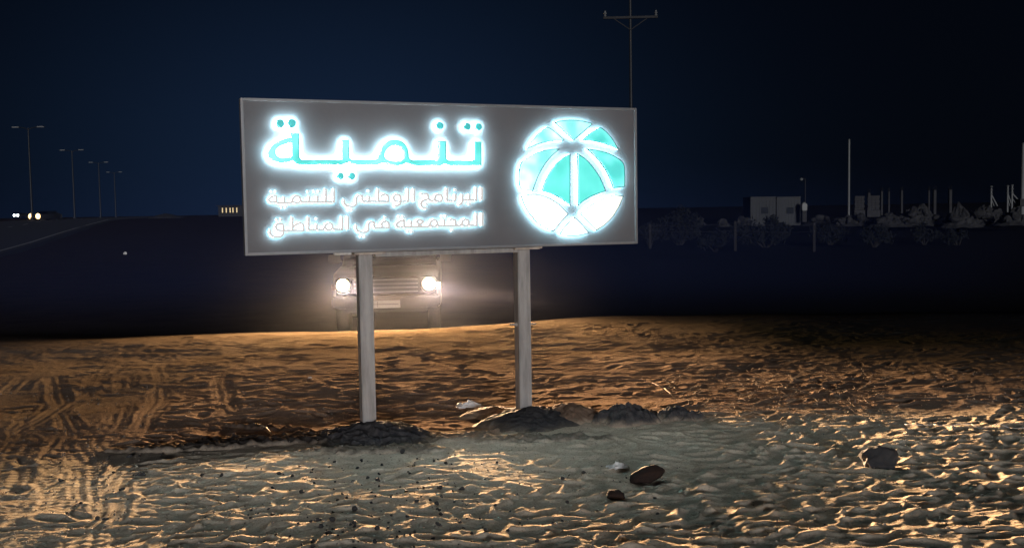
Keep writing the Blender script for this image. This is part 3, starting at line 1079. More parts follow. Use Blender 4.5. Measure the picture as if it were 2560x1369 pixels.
def mound(name, cx_, cy_, rx, ry, hgt, seed, mat, label, cat, clod=1.0, rz=0.0, sharp=1.5):
    n = 120
    u = np.linspace(-1.25, 1.25, n)
    U, V = np.meshgrid(u, u)
    X_, Y_ = U * rx, V * ry
    ang = np.arctan2(V, U)
    q = np.hypot(U, V) * (1 + .14 * vn(np.cos(ang) * 1.6 + 5, np.sin(ang) * 1.6, seed))
    prof_ = np.clip(1 - q, -.3, 1)
    Z = hgt * np.where(prof_ > 0, np.abs(prof_) ** (1 / sharp), prof_ * 1.2)
    wx = X_ + cx_
    wy = Y_ + cy_
    cl = ((1 - np.abs(vn(wx * 9, wy * 9, seed + 1))) ** 2 * .03 + vn(wx * 17, wy * 17, seed + 2) * .010 + vn(wx * 36, wy * 36, seed + 3) * .009 + vn(wx * 70, wy * 70, seed + 4) * .005) * clod
    Z = Z + (cl - .012 * clod) * sstep(-.15, .1, prof_)
    vs = np.stack([X_, Y_, Z], -1).reshape(-1, 3)
    fs = [(i * n + j, i * n + j + 1, (i + 1) * n + j + 1, (i + 1) * n + j) for i in range(n - 1) for j in range(n - 1)
          if min(prof_[i, j], prof_[i + 1, j + 1], prof_[i, j + 1], prof_[i + 1, j]) > -.29]
    o = link(name, mesh(name, vs, fs, mat, True), None, (cx_, cy_, gz(cx_, cy_) + .0), (0, 0, rz))
    return tag(o, label, cat)


def post_xy(px, py):
    u, _ = to_sign(px, py, TH + PW / 2 - .05)
    p = SO + EU * u + EB * (TH + PW / 2 + .004)
    return p.x, p.y


pl = post_xy(921, 1055)
pr = post_xy(1314, 1030)
mound('dirt_mound', pl[0] + .05, pl[1] - .10, .40, .40, .115, 3, MT['damp'], 'dark mound of dug soil round the foot of the left sign post', 'mound', 1.0)
mound('dirt_mound', pr[0] + .08, pr[1] - .10, .40, .42, .115, 8, MT['damp'], 'smooth dark mound of dug soil round the foot of the right sign post', 'mound', .45)
p = gpt(1425, 1052)
mound('sand_heap', p.x, p.y + .1, .30, .25, .12, 14, MT['sandheap'], 'brown heap of sand just behind the right post and its mound', 'heap', .6)
p = gpt(1235, 1040)
mound('sand_heap', p.x, p.y + .1, .26, .20, .06, 17, MT['sandheap'], 'low brown heap of sand between the white scrap and the right post', 'heap', .2)
p = gpt(1568, 1060)
mound('soil_heap', p.x, p.y + .12, .26, .20, .13, 19, MT['damp'], 'dark cloddy soil heap to the right of the right post mound', 'heap', 1.1)
p = gpt(1700, 1052)
mound('soil_heap', p.x, p.y + .1, .20, .13, .08, 23, MT['damp'], 'small flat dark soil heap farthest right of the dug heaps', 'heap', 1.1)

# ------------------------------------------------------------------ stones, clods, litter
MT['stone'] = pmat('grey_stone', (0.022, 0.023, 0.026), 0.85, 0, (0.045, 0.043, 0.043), 9, 0.01, 14)
MT['lump'] = pmat('rusty_lump', (0.016, 0.009, 0.007), 0.9, 0, (0.028, 0.015, 0.011), 14, 0.008, 40)
MT['clod'] = pmat('clod', (0.03, 0.03, 0.033), 0.95, 0, (0.08, 0.075, 0.07), 30, 0.003, 80)
MT['paper'] = pmat('white_scrap', (0.75, 0.73, 0.70), 0.6, 0, (0.62, 0.6, 0.57), 20)
MT['straw'] = pmat('dry_straw', (0.14, 0.105, 0.07), 0.9, 0, (0.24, 0.19, 0.13), 20)
MT['wood'] = pmat('dry_stick', (0.30, 0.23, 0.16), 0.9, 0, (0.42, 0.34, 0.25), 20)


def rock_mesh(name, dims, seed, mat, jag=.25, sub=3, flat=True):
    bm = bmesh.new()
    bmesh.ops.create_icosphere(bm, subdivisions=sub, radius=1)
    r = random.Random(seed)
    off = np.array([r.uniform(0, 50) for _ in range(3)])
    planes = [(Vector((r.gauss(0, 1), r.gauss(0, 1), r.gauss(0, 1))).normalized(), r.uniform(.55, .9)) for _ in range(9)]
    for v in bm.verts:
        c = v.co.copy()
        if flat:
            for n_, d_ in planes:
                e = c.dot(n_) - d_
                if e > 0:
                    c -= n_ * e * .85
        a = np.array([c.x * 1.7 + off[0]]), np.array([c.y * 1.7 + c.z * 1.3 + off[1]])
        k = 1 + jag * float(vn(a[0], a[1], seed)[0]) + jag * .4 * float(vn(a[0] * 2.7, a[1] * 2.7, seed + 1)[0])
        v.co = Vector((c.x * k * dims[0], c.y * k * dims[1], c.z * k * dims[2]))
    me = bpy.data.meshes.new(name)
    bm.to_mesh(me)
    bm.free()
    me.materials.append(mat)
    if not flat:
        me.polygons.foreach_set('use_smooth', [True] * len(me.polygons))
    return me


p = gp(2198, 1165)
tag(link('stone', rock_mesh('stone', (.125, .10, .085), 4, MT['stone'], .2), None, (p.x, p.y, p.z + .04), (.1, 0, .4)),
    'grey angular stone, the largest, lying alone on the right of the sand', 'stone')
p = gp(1618, 1203)
tag(link('clay_lump', rock_mesh('clay_lump', (.105, .06, .05), 12, MT['lump'], .2, 3, False), None, (p.x, p.y, p.z + .03), (0, -.25, .25)),
    'long dark rust-brown lump on the sand below the right post', 'lump')
p = gp(1540, 1245)
tag(link('clay_lump', rock_mesh('clay_lump', (.046, .04, .032), 21, MT['lump'], .25, 3, False), None, (p.x, p.y, p.z + .022), (0, .1, .2)),
    'short dark rust-brown lump nearer the camera, left of the long one', 'lump')


def scrap(px, py, sx, sy, h_, seed, label):
    r = random.Random(seed)
    n = 9
    vs, fs = [], []
    for i in range(n):
        for j in range(n):
            a, b = i / (n - 1) - .5, j / (n - 1) - .5
            k = 1 + r.uniform(-.25, .25)
            vs.append((a * sx * k + r.uniform(-1, 1) * sx * .05, b * sy * k, h_ * (1 - 2 * max(abs(a), abs(b))) * r.uniform(.2, 1.2) + r.uniform(0, .3) * h_))
    fs = [(i * n + j, (i + 1) * n + j, (i + 1) * n + j + 1, i * n + j + 1) for i in range(n - 1) for j in range(n - 1)]
    p_ = gp(px, py)
    o = link('plastic_scrap', mesh('plastic_scrap', vs, fs, MT['paper'], False), None, (p_.x, p_.y, p_.z + .004), (0, 0, r.uniform(-.3, .3)))
    md = o.modifiers.new('thickness', 'SOLIDIFY')
    md.thickness = .0015
    return tag(o, label, 'litter')


scrap(1172, 1016, .19, .13, .06, 3, 'crumpled white plastic scrap on the sand between the two posts')
scrap(1545, 1172, .12, .10, .04, 5, 'crumpled white plastic scrap behind the long brown lump')
scrap(775, 944, .035, .03, .012, 7, 'tiny white scrap on the orange sand left of the left post')
scrap(1305, 1024, .06, .05, .03, 9, 'small white scrap at the left side of the right post foot')

clods = [rock_mesh('clod', (1, r_, .7), 100 + i, MT['clod'], .35, 2) for i, r_ in enumerate((.8, .65, .9, .7, .75))]
LB = 'small dark clod of soil lying loose on the trampled sand in front of the sign'
rr = random.Random(9)
cnt = 0
while cnt < 190:
    if rr.random() < .6:
        px, py = rr.gauss(960, 190), rr.uniform(1140, 1368)
    else:
        px, py = rr.uniform(150, 1650), rr.uniform(1130, 1368)
    if not (20 < px < 1900):
        continue
    p = gp(px, py)
    s = rr.choice([.006, .008, .010, .012, .014, .02]) * rr.uniform(.7, 1.1)
    o = link('clod', clods[cnt % 5], None, (p.x, p.y, p.z + s * .3), (rr.uniform(0, 3), rr.uniform(0, .5), rr.uniform(0, 6)))
    o.scale = (s, s, s)
    tag(o, LB, 'clod', 'loose soil clods in front of the sign')
    cnt += 1

for a, b, r_, lab in (((640, 1064), (684, 1094), .007, 'bent dry stick lying in the dark soil left of the left mound'),
                      ((684, 1094), (735, 1096), .005, 'short dry twig at the end of the bent stick left of the left mound'),
                      ((1630, 958), (1690, 1000), .003, 'thin straight twig on the orange sand right of the right post'),
                      ((1945, 1062), (1962, 1050), .006, 'small pale upright stick stub on the sand far right of the posts'),
                      ((1850, 1042), (1910, 1038), .008, 'dark short branch on the sand amid the straw litter')):
    pa, pb = gp(*a), gp(*b)
    mid = (pa + pb) / 2 + Vector((.01, .01, .01))
    tag(MB().path([Vector((0, 0, .012)), mid - pa + Vector((0, 0, .02)), pb - pa + Vector((0, 0, .012))], [r_, r_ * .9, r_ * .6])
        .build('stick', MT['straw'], None, True, tuple(pa)), lab, 'stick')
pts = []
p0 = gp(2262, 1062)
for i in range(15):
    t = i / 14
    q = gp(2262 + 330 * t, 1062 + 10 * t + 2 * math.sin(i * 1.7))
    pts.append(q - p0 + Vector((0, 0, .012 + .006 * math.sin(i * 2.1))))
tag(MB().path(pts, .0022, 5).build('string', MT['paper'], None, True, tuple(p0)), 'thin pale string lying across the sand at the right edge', 'string')

# loose gravel: far too many grains to count
MT['gravel'] = pmat('gravel', (0.10, 0.09, 0.085), 0.9, 0, (0.45, 0.38, 0.31), 3.0)
mb = MB()
bm_ = bmesh.new()
bmesh.ops.create_icosphere(bm_, subdivisions=1, radius=1)
IV, IF = [v.co.copy() for v in bm_.verts], [tuple(v.index for v in f.verts) for f in bm_.faces]
bm_.free()
r = random.Random(83)
for i in range(4200):
    y_ = 4.35 * (9.5 / 4.35) ** r.random()
    x_ = y_ * r.uniform(-.56, .56)
    s_ = r.choice([.0025, .0035, .0045, .006]) * r.uniform(.7, 1.3)
    z_ = gz(x_, y_) + relief(x_, y_) + s_ * .3
    a_, e_ = r.uniform(0, 6.28), r.uniform(.6, 1)
    ca_, sa_ = math.cos(a_), math.sin(a_)
    mb.add([(x_ + s_ * (v.x * ca_ - v.y * e_ * sa_) * r.uniform(.8, 1.2), y_ + s_ * (v.x * sa_ + v.y * e_ * ca_), z_ + s_ * v.z * .75 * r.uniform(.8, 1.2)) for v in IV], IF)
o = mb.build('gravel', MT['gravel'])
o['kind'] = 'stuff'
o['label'] = 'fine loose gravel strewn over the trampled sand'

# straw and twig litter on the right
mb = MB()
r = random.Random(31)
for i in range(520):
    px, py = r.gauss(1900, 170), r.gauss(985, 38)
    if not (1560 < px < 2450 and 900 < py < 1120):
        continue
    p = gp(px, py)
    a, L, tl = r.uniform(0, 6.28), r.uniform(.03, .14), r.uniform(-.15, .5)
    d = Vector((math.cos(a), math.sin(a), tl)) * L
    b = p + Vector((0, 0, .005))
    mb.tube(b - d * .2, b + d * .8, r.uniform(.0012, .003), .0008, 4, False)
o = mb.build('straw_litter', MT['straw'])
o['kind'] = 'stuff'
o['label'] = 'dry straw and twigs strewn over the sand right of the sign'

# ------------------------------------------------------------------ the vehicle behind the sign
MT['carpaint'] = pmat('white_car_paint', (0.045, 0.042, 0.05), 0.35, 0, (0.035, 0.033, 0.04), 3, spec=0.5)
MT['black'] = pmat('black_plastic', (0.02, 0.02, 0.022), 0.6, 0, (0.03, 0.03, 0.03), 20)
MT['chrome'] = pmat('chrome', (0.20, 0.20, 0.21), 0.35, 0.6, (0.15, 0.15, 0.16), 20)
MT['glass'] = pmat('dark_glass', (0.015, 0.018, 0.022), 0.06, 0, (0.02, 0.022, 0.026), 5, spec=0.6)
MT['rubber'] = pmat('rubber', (0.018, 0.018, 0.018), 0.85, 0, (0.03, 0.028, 0.026), 30)
MT['plate'] = pmat('plate', (0.5, 0.5, 0.48), 0.5, 0, (0.42, 0.42, 0.40), 30)
MT['amber'] = pmat('amber_lens', (0.12, 0.05, 0.02), 0.4, 0, (0.08, 0.03, 0.01), 10)
MT['lamp_on'] = emat('headlight_lens', (1.0, 0.70, 0.30), 30.0)
MT['lamp_low'] = emat('parking_lamp_lens', (1.0, 0.80, 0.5), 12.0)

HL = at(965, 711, 16.9)                                     # midway between the headlamps
HZ = 0.92
CARZ = HL.z - HZ
CARYAW = R(4.0)


def car_body(W_, L_, zs):
    """loft of cross-sections along the length (front at y=0, rear at y=L)"""
    mb = MB()
    n = None
    vs, fs = [], []
    for (y, zb, zt, w, rd_) in zs:
        ring = []
        hw = w / 2
        for (sx, sz, a0) in ((1, 1, 0), (-1, 1, 90), (-1, -1, 180), (1, -1, 270)):
            cx_, cz_ = sx * (hw - rd_), (zt - rd_) if sz > 0 else (zb + rd_)
            for k in range(4):
                a = R(a0 + 30 * k)
                ring.append((cx_ + rd_ * math.cos(a), y, cz_ + rd_ * math.sin(a)))
        n = len(ring)
        vs += ring
    m = len(zs)
    for i in range(m - 1):
        for k in range(n):
            fs.append((i * n + k, i * n + (k + 1) % n, (i + 1) * n + (k + 1) % n, (i + 1) * n + k))
    fs += [tuple(range(n)), tuple(range((m - 1) * n, m * n))[::-1]]
    return mb.add(vs, fs)


suv = thing('off_road_car', 'boxy off-road car facing the camera behind the sign with both headlights on', 'car',
            (HL.x + math.sin(CARYAW) * 0, HL.y, CARZ), CARYAW)
body = car_body(1.86, 4.7, [(0.06, .55, 1.04, 1.70, .06), (.12, .50, 1.09, 1.80, .08), (.5, .48, 1.13, 1.86, .08), (1.35, .48, 1.17, 1.88, .08),
                            (3.0, .48, 1.18, 1.88, .08), (4.5, .50, 1.17, 1.86, .08), (4.72, .55, 1.12, 1.80, .08)])
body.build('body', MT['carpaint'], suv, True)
cab = car_body(1.7, 3, [(1.30, 1.12, 1.19, 1.72, .03), (1.42, 1.12, 1.30, 1.70, .05), (1.95, 1.12, 1.86, 1.56, .07), (2.3, 1.12, 1.92, 1.54, .08),
                        (4.2, 1.12, 1.90, 1.54, .08), (4.62, 1.12, 1.84, 1.54, .08), (4.70, 1.12, 1.3, 1.66, .06)])
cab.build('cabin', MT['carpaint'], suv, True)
ws = MB()
ws.add([(-.72, 1.46, 1.30), (.72, 1.46, 1.30), (.64, 1.94, 1.82), (-.64, 1.94, 1.82), (-.72, 1.425, 1.325), (.72, 1.425, 1.325), (.64, 1.905, 1.845), (-.64, 1.905, 1.845)],
       [(4, 5, 6, 7), (0, 3, 2, 1), (0, 1, 5, 4), (1, 2, 6, 5), (2, 3, 7, 6), (3, 0, 4, 7)])
ws.build('windscreen', MT['glass'], suv)
for sx in (-1, 1):
    for (y0_, y1_) in ((1.95, 2.85), (2.95, 3.75), (3.85, 4.5)):
        w_ = MB()
        xa, xb = sx * .848, sx * .795
        t_ = .02 * sx
        w_.add([(xa, y0_ - (.2 if y0_ < 2 else 0), 1.24), (xa, y1_, 1.24), (xb, y1_, 1.80), (xb, y0_ + .1 * (y0_ < 2), 1.80),
                (xa + t_, y0_ - (.2 if y0_ < 2 else 0), 1.24), (xa + t_, y1_, 1.24), (xb + t_, y1_, 1.80), (xb + t_, y0_ + .1 * (y0_ < 2), 1.80)],
               [(4, 5, 6, 7), (0, 3, 2, 1), (0, 1, 5, 4), (1, 2, 6, 5), (2, 3, 7, 6), (3, 0, 4, 7)])
        w_.build('side_window', MT['glass'], suv)
    m_ = MB().box((sx * 1.02, 1.55, 1.30), (.22, .08, .17), bev=.02).tube((sx * .86, 1.58, 1.25), (sx * .95, 1.56, 1.28), .02)
    m_.build('mirror', MT['black'], suv)
gr = MB().box((0, .02, .90), (1.12, .10, .24), bev=.01)
gro = gr.build('grille', MT['black'], suv)
sl_ = MB()
for z in (.80, .87, .935, 1.005):
    sl_.box((0, -.034, z), (1.08, .02, .018), bev=.003)
sl_.build('slats', MT['chrome'], gro)
bu = MB().box((0, -.02, .64), (1.82, .20, .20), bev=.03).box((0, .0, .50), (1.4, .1, .09), bev=.02)
bu.build('bumper', MT['black'], suv)
po = MB().box((-.02, -.13, .60), (.52, .014, .13), bev=.004).build('licence_plate', MT['plate'], suv)
MB().box((-.02, -.139, .60), (.46, .004, .008)).box((-.14, -.139, .60), (.006, .004, .10)).build('plate_bars', MT['black'], po)
for sx in (-1, 1):
    hx = sx * .725
    h_ = MB().lathe([(.118, .05), (.128, -.03), (.122, -.05), (.110, -.05), (.106, .0)], 'Y', (hx, .03, HZ), 28).build('headlight', MT['chrome'], suv, True)
    MB().lathe([(.105, .0), (.10, -.03), (.07, -.045), (.02, -.052)], 'Y', (hx, .03, HZ), 28).build('lens', MT['lamp_on'], h_, True)
    MB().box((sx * .885, .04, HZ - .03), (.07, .06, .10), bev=.012).build('turn_lamp', MT['lamp_low'] if sx > 0 else MT['amber'], h_)
    tr = MB()
    for k in range(6):
        a = R(200 + 25 * k) if sx > 0 else R(215 + 25 * k)
        b = R(200 + 25 * (k + 1)) if sx > 0 else R(215 + 25 * (k + 1))
        tr.tube((hx + .15 * math.cos(a), -.01, HZ + .15 * math.sin(a)), (hx + .15 * math.cos(b), -.01, HZ + .15 * math.sin(b)), .008, n=6)
    tr.build('chrome_trim', MT['chrome'], h_)
wheel_src = None
for sx in (-1, 1):
    for y in (.85, 3.65):
        w0 = MB().lathe([(.20, -.10), (.33, -.115), (.375, -.08), (.385, 0), (.375, .08), (.33, .115), (.20, .10)], 'X', (0, 0, 0), 32)
        if wheel_src is None:
            t_ = w0.build('tyre', MT['rubber'], suv, True)
            MB().lathe([(.05, .06), (.10, .075), (.19, .05), (.205, .09), (.20, -.05)], 'X', (0, 0, 0), 24).build('rim', MT['chrome'], t_, True)
            wheel_src = t_
        else:
            t_ = copy_tree(wheel_src, suv)
        t_.location = (sx * .80, y, .385)
        t_.rotation_euler = (0, 0, 0 if sx > 0 else math.pi)

HEAD_W, FLOOD_W = 34000.0, 4600.0


def headlamp(parent, loc, power, col, yaw, size=R(47), rad=.09, dipped=True):
    l = bpy.data.lights.new('headlamp_bulb', 'SPOT')
    l.energy, l.color, l.spot_size, l.spot_blend, l.shadow_soft_size = power, col, size, (.6 if dipped else 1.0), rad
    o = link('headlamp_bulb', l, parent, loc)
    o.rotation_euler = (R(90), 0, math.pi + yaw)
    if not dipped:
        return o
    l.use_nodes = True
    t = l.node_tree
    em = [n for n in t.nodes if n.type == 'EMISSION'][0]
    tc = N(t, 'ShaderNodeTexCoord')
    sp = N(t, 'ShaderNodeSeparateXYZ')
    t.links.new(tc.outputs['Normal'], sp.inputs[0])
    # dipped beam: strongest just under the horizontal
    dep = M_(t, 'ARCSINE', M_(t, 'MULTIPLY', sp.outputs[1], 1.0))
    g1 = M_(t, 'EXPONENT', M_(t, 'MULTIPLY', M_(t, 'POWER', M_(t, 'ABSOLUTE', M_(t, 'DIVIDE', M_(t, 'ADD', dep, R(1.15)), R(0.95))), 2.0), -0.5))
    st = M_(t, 'ADD', M_(t, 'MULTIPLY', g1, 1.0), 0.0)
    t.links.new(st, em.inputs['Strength'])
    return o


for ch in [c for c in suv.children if c.name.startswith('headlight')]:
    hx = sum(v.co.x for v in ch.data.vertices) / len(ch.data.vertices)
    headlamp(ch, (hx, -.12, HZ), HEAD_W, (1.0, 0.64, 0.37), R(14))
    headlamp(ch, (hx, -.15, HZ), FLOOD_W, (1.0, 0.66, 0.31), R(10), R(124), .07, False)

# ------------------------------------------------------------------ dust hanging round the car
def volume_mat(name, dens, col, scale, lo, hi, aniso=0.2):
    m = bpy.data.materials.new(name)
    m.use_nodes = True
    t = m.node_tree
    t.nodes.clear()
    o_ = N(t, 'ShaderNodeOutputMaterial')
    v = N(t, 'ShaderNodeVolumePrincipled')
    v.inputs['Color'].default_value = (*col, 1)
    v.inputs['Anisotropy'].default_value = aniso
    tc = N(t, 'ShaderNodeTexCoord')
    n_ = N(t, 'ShaderNodeTexNoise', Scale=scale, Detail=3.0, Roughness=0.55)
    t.links.new(tc.outputs['Object'], n_.inputs['Vector'])
    mr = N(t, 'ShaderNodeMapRange')
    mr.inputs['From Min'].default_value, mr.inputs['From Max'].default_value = lo, hi
    mr.inputs['To Min'].default_value, mr.inputs['To Max'].default_value = 0, 1
    t.links.new(n_.outputs[0], mr.inputs[0])
    ln = N(t, 'ShaderNodeVectorMath', operation='LENGTH')
    t.links.new(tc.outputs['Object'], ln.inputs[0])
    ed = N(t, 'ShaderNodeMapRange', interpolation_type='SMOOTHSTEP')
    ed.inputs['From Min'].default_value, ed.inputs['From Max'].default_value = 1.0, 0.25
    t.links.new(ln.outputs['Value'], ed.inputs[0])
    t.links.new(M_(t, 'MULTIPLY', M_(t, 'MULTIPLY', mr.outputs[0], ed.outputs[0]), dens), v.inputs['Density'])
    t.links.new(v.outputs[0], o_.inputs['Volume'])
    return m


def dust(name, loc, dims, dens, col, scale, lo, hi, label, rot=(0, 0, 0), aniso=.2):
    bm = bmesh.new()
    bmesh.ops.create_icosphere(bm, subdivisions=3, radius=1)
    me = bpy.data.meshes.new(name)
    bm.to_mesh(me)
    bm.free()
    me.materials.append(volume_mat(name, dens, col, scale, lo, hi, aniso))
    o = link(name, me, None, loc, rot)
    o.scale = dims
    o['kind'] = 'stuff'
    o['label'] = label
    return o


dust('dust_cloud', (HL.x + .1, HL.y - 1.6, .35), (4.2, 2.6, 1.5), 0.0065, (0.84, 0.80, 0.70), 1.8, .30, .75,
     'thin dust hanging in the headlight beams round the car', aniso=0.0)

# ------------------------------------------------------------------ far things
MT['pole'] = pmat('painted_steel', (0.018, 0.019, 0.023), 0.5, 0.1, (0.013, 0.014, 0.016), 3)
MT['palepole'] = pmat('white_painted_steel', (0.16, 0.165, 0.16), 0.5, 0.0, (0.12, 0.12, 0.12), 3)
MT['conc'] = pmat('concrete', (0.035, 0.034, 0.036), 0.9, 0, (0.022, 0.022, 0.023), 4, 0.01, 15)
MT['rubble'] = pmat('rubble', (0.036, 0.035, 0.035), 0.95, 0, (0.010, 0.010, 0.011), 2.5, 0.03, 6)
MT['cabin'] = pmat('cabin_sheet', (0.012, 0.014, 0.016), 0.6, 0, (0.009, 0.010, 0.012), 2)
MT['leaf'] = pmat('dusty_leaf', (0.004, 0.0055, 0.005), 0.8, 0, (0.009, 0.010, 0.010), 5)
MT['stem'] = pmat('bush_stem', (0.016, 0.014, 0.012), 0.9, 0, (0.010, 0.009, 0.008), 8)
MT['far_white'] = emat('distant_headlight_white', (0.85, 0.95, 1.0), 9.0)
MT['far_warm'] = emat('distant_headlight_warm', (1.0, 0.62, 0.26), 3.2)
MT['far_blue'] = emat('distant_headlight_blue', (0.35, 0.75, 1.0), 1.6)
MT['far_yellow'] = emat('lit_window_yellow', (1.0, 0.66, 0.16), 0.55)


def height_px(px, y0_, y1_, depth):
    return at(px, y0_, depth).z - at(px, y1_, depth).z


# street lamps along the road
def lamp_post(h, name, label, loc, group):
    t = thing(name, label, 'street lamp', loc, 0, group)
    MB().tube((0, 0, 0), (0, 0, h), .15, .075, 10).box((0, 0, .15), (.4, .4, .3)).build('pole', MT['pole'], t)
    for sx in (-1, 1):
        a = MB().path([(0, 0, h - .25), (sx * .5, 0, h + .02), (sx * 1.3, 0, h + .1)], .05).build('arm', MT['pole'], t)
        MB().box((sx * 1.65, 0, h + .12), (.95, .30, .14), bev=.04).build('lamp_head', MT['palepole'], a)
    return t


LD = ['tallest and leftmost double-armed street lamp beside the road',
      'second double-armed street lamp from the left beside the road',
      'third double-armed street lamp from the left beside the road',
      'faintest and farthest double-armed street lamp beside the road']
src = None
for (px, ytop, ybase), lab in zip(((81, 322, 549), (187, 378, 546), (252, 408, 545), (290, 432, 544)), LD):
    d = 12 * 2500.0 / (ybase - ytop)
    p = at(px, ybase, d)
    if src is None:
        src = lamp_post(12.0, 'street_lamp', lab, p, 'double-armed street lamps along the road')
    else:
        c = copy_tree(src)
        c.location = p
        c['label'] = lab

# power line pole behind the sign
p = at(1580, 560, 46)
zt = at(1580, -90, 46).z - p.z
t = thing('utility_pole', 'tall thin power pole with a crossarm rising behind the right end of the sign', 'utility pole', p)
MB().tube((0, 0, -.3), (0, 0, zt), .085, .055, 10).build('pole', MT['pole'], t)
zc = at(1580, 45, 46).z - p.z
MB().box((0, -.1, zc), (2.45, .09, .10), rz=R(-2)).build('crossarm', MT['conc'], t)
for sx in (-1, 1):
    MB().tube((sx * .75, -.1, zc - .05), (0, -.06, zc - .55), .022).build('brace', MT['conc'], t)
    MB().lathe([(.03, .05), (.07, .10), (.03, .14), (.08, .19), (.03, .25), (.05, .30)], 'Z', (sx * 1.15, -.1, zc), 12).build('insulator', MT['palepole'], t)
MB().lathe([(.03, .0), (.07, .05), (.03, .09), (.08, .14), (.03, .20), (.05, .25)], 'Z', (0, -.02, zt), 12).build('insulator', MT['palepole'], t)


def bare_pole(px, ytop, ybase, depth, r_, mat, label, name='pole', collar=True):
    p_ = at(px, ybase, depth)
    h_ = at(px, ytop, depth).z - p_.z
    t_ = thing(name, label, 'pole', p_)
    MB().tube((0, 0, -.6), (0, 0, h_), r_, r_ * .8, 10).build('shaft', mat, t_)
    MB().box((0, 0, -.1), (r_ * 5, r_ * 5, .3)).build('footing', MT['conc'], t_)
    MB().lathe([(r_ * .8, h_ - .01), (r_ * 1.1, h_ + .01), (r_ * .5, h_ + .05)], 'Z', (0, 0, 0), 10).build('cap', mat, t_)
    return t_


bare_pole(2122, 350, 540, 60, .065, MT['palepole'], 'slender pale bare pole standing alone against the sky right of the cabins')
bare_pole(2557, 360, 500, 42, .085, MT['palepole'], 'bright pale pole cut by the right edge of the picture')
p = at(2013, 545, 78)
t = thing('lamp_post', 'short single-headed lamp post behind the right-hand grey cabin', 'lamp post', p)
h_ = at(2013, 447, 78).z - p.z
MB().tube((0, 0, -.3), (0, 0, h_), .05, .04, 8).build('pole', MT['pole'], t)
MB().path([(0, 0, h_ - .05), (-.15, 0, h_ + .04), (-.3, 0, h_ + .02)], .03).build('arm', MT['pole'], t)
MB().lathe([(.04, .08), (.13, .0), (.10, -.10), (.03, -.14)], 'Z', (-.30, 0, h_), 12).build('lamp_head', MT['palepole'], t)

# two grey site cabins
for (xa, xb, lab) in ((1876, 1940, 'left one of two joined grey site cabins among the bushes'), (1941, 2002, 'right one of two joined grey site cabins among the bushes')):
    d = 72
    pa, pb = at(xa, 560, d), at(xb, 560, d)
    w_ = pb.x - pa.x
    h_ = at(xa, 495, d).z - pa.z
    t = thing('site_cabin', lab, 'cabin', ((pa.x + pb.x) / 2, d, pa.z - .2), 0, 'grey site cabins')
    b_ = MB().box((0, 1.2, (h_ + .2) / 2), (w_ - .03, 2.4, h_ + .2), bev=.03)
    for k in range(7):
        b_.box((-w_ / 2 + .2 + k * (w_ - .4) / 6, -.012, (h_ + .2) / 2), (.05, .02, h_ - .1))
    b_.build('wall', MT['cabin'], t)
    MB().box((0, 1.2, h_ + .24), (w_ + .02, 2.5, .08), bev=.02).build('roof', MT['cabin'], t)
    wn = MB().box((.1, -.035, h_ * .62), (.5, .02, .45), bev=.005).build('window', MT['glass'], t)
p = at(2010, 530, 71)
t = thing('water_tank', 'small pale box tank at the right end of the site cabins', 'tank', p)
MB().box((0, 0, .35), (.36, .4, .5), bev=.04).lathe([(.12, .6), (.12, .68), (.03, .70)], 'Z', (0, 0, 0), 12).build('tank', MT['palepole'], t)
MB().box((0, 0, -.3), (.3, .3, .78)).build('stand', MT['conc'], t)


# unfinished columns and blocks beyond the rubble
def column(px, ytop, ybase, wpx, depth, label, rebar=True):
    p_ = at(px, ybase, depth)
    h_ = at(px, ytop, depth).z - p_.z
    w_ = wpx / 2500 * depth
    t_ = thing('concrete_column', label, 'column', p_, .1, 'unfinished columns beyond the rubble')
    MB().box((0, 0, h_ / 2 - .5), (w_, w_, h_ + 1), bev=.02).build('shaft', MT['conc'], t_)
    rb = MB()
    for sx in (-.35, .35):
        for sy in (-.35, .35):
            rb.tube((sx * w_, sy * w_, h_), (sx * w_ * 1.2, sy * w_, h_ + .35 + .1 * sx), .012, n=5)
    rb.build('rebar', MT['stem'], t_)


for px, a, b, w_, lab in ((2172, 482, 512, 6, 'short thick column above the left grey block wall'),
                          (2204, 478, 510, 5, 'slender column between the two grey block walls'),
                          (2222, 479, 510, 4, 'thinnest column just right of the grey block walls'),
                          (2254, 476, 505, 5, 'lone column left of the rubble heap crest'),
                          (2322, 476, 512, 4, 'thin column left of the brightest column'),
                          (2336, 475, 512, 7, 'brightest broad column right of the rubble heap'),
                          (2375, 474, 512, 7, 'last column on the right before the sloping slabs')):
    column(px, a, b, w_, 90, lab)
for xa, xb, ya, yb, lab in ((2136, 2160, 490, 525, 'left low grey block wall right of the pale pole'),
                            (2168, 2198, 489, 525, 'right low grey block wall below the short thick column')):
    d = 88
    pa, pb = at(xa, yb, d), at(xb, yb, d)
    h_ = at(xa, ya, d).z - pa.z
    w_ = pb.x - pa.x
    t = thing('block_wall', lab, 'wall', ((pa.x + pb.x) / 2, d, pa.z))
    m_ = MB()
    for r_ in range(6):
        for k in range(3):
            m_.box(((k - 1) * w_ / 3 + (r_ % 2) * .04 - .02, random.uniform(-.01, .01), h_ / 6 * (r_ + .5)), (w_ / 3 - .015, .2, h_ / 6 - .012))
    m_.build('blocks', MT['conc'], t)
    MB().box((0, 0, -.4), (w_ + .1, .3, .78)).build('footing', MT['conc'], t)


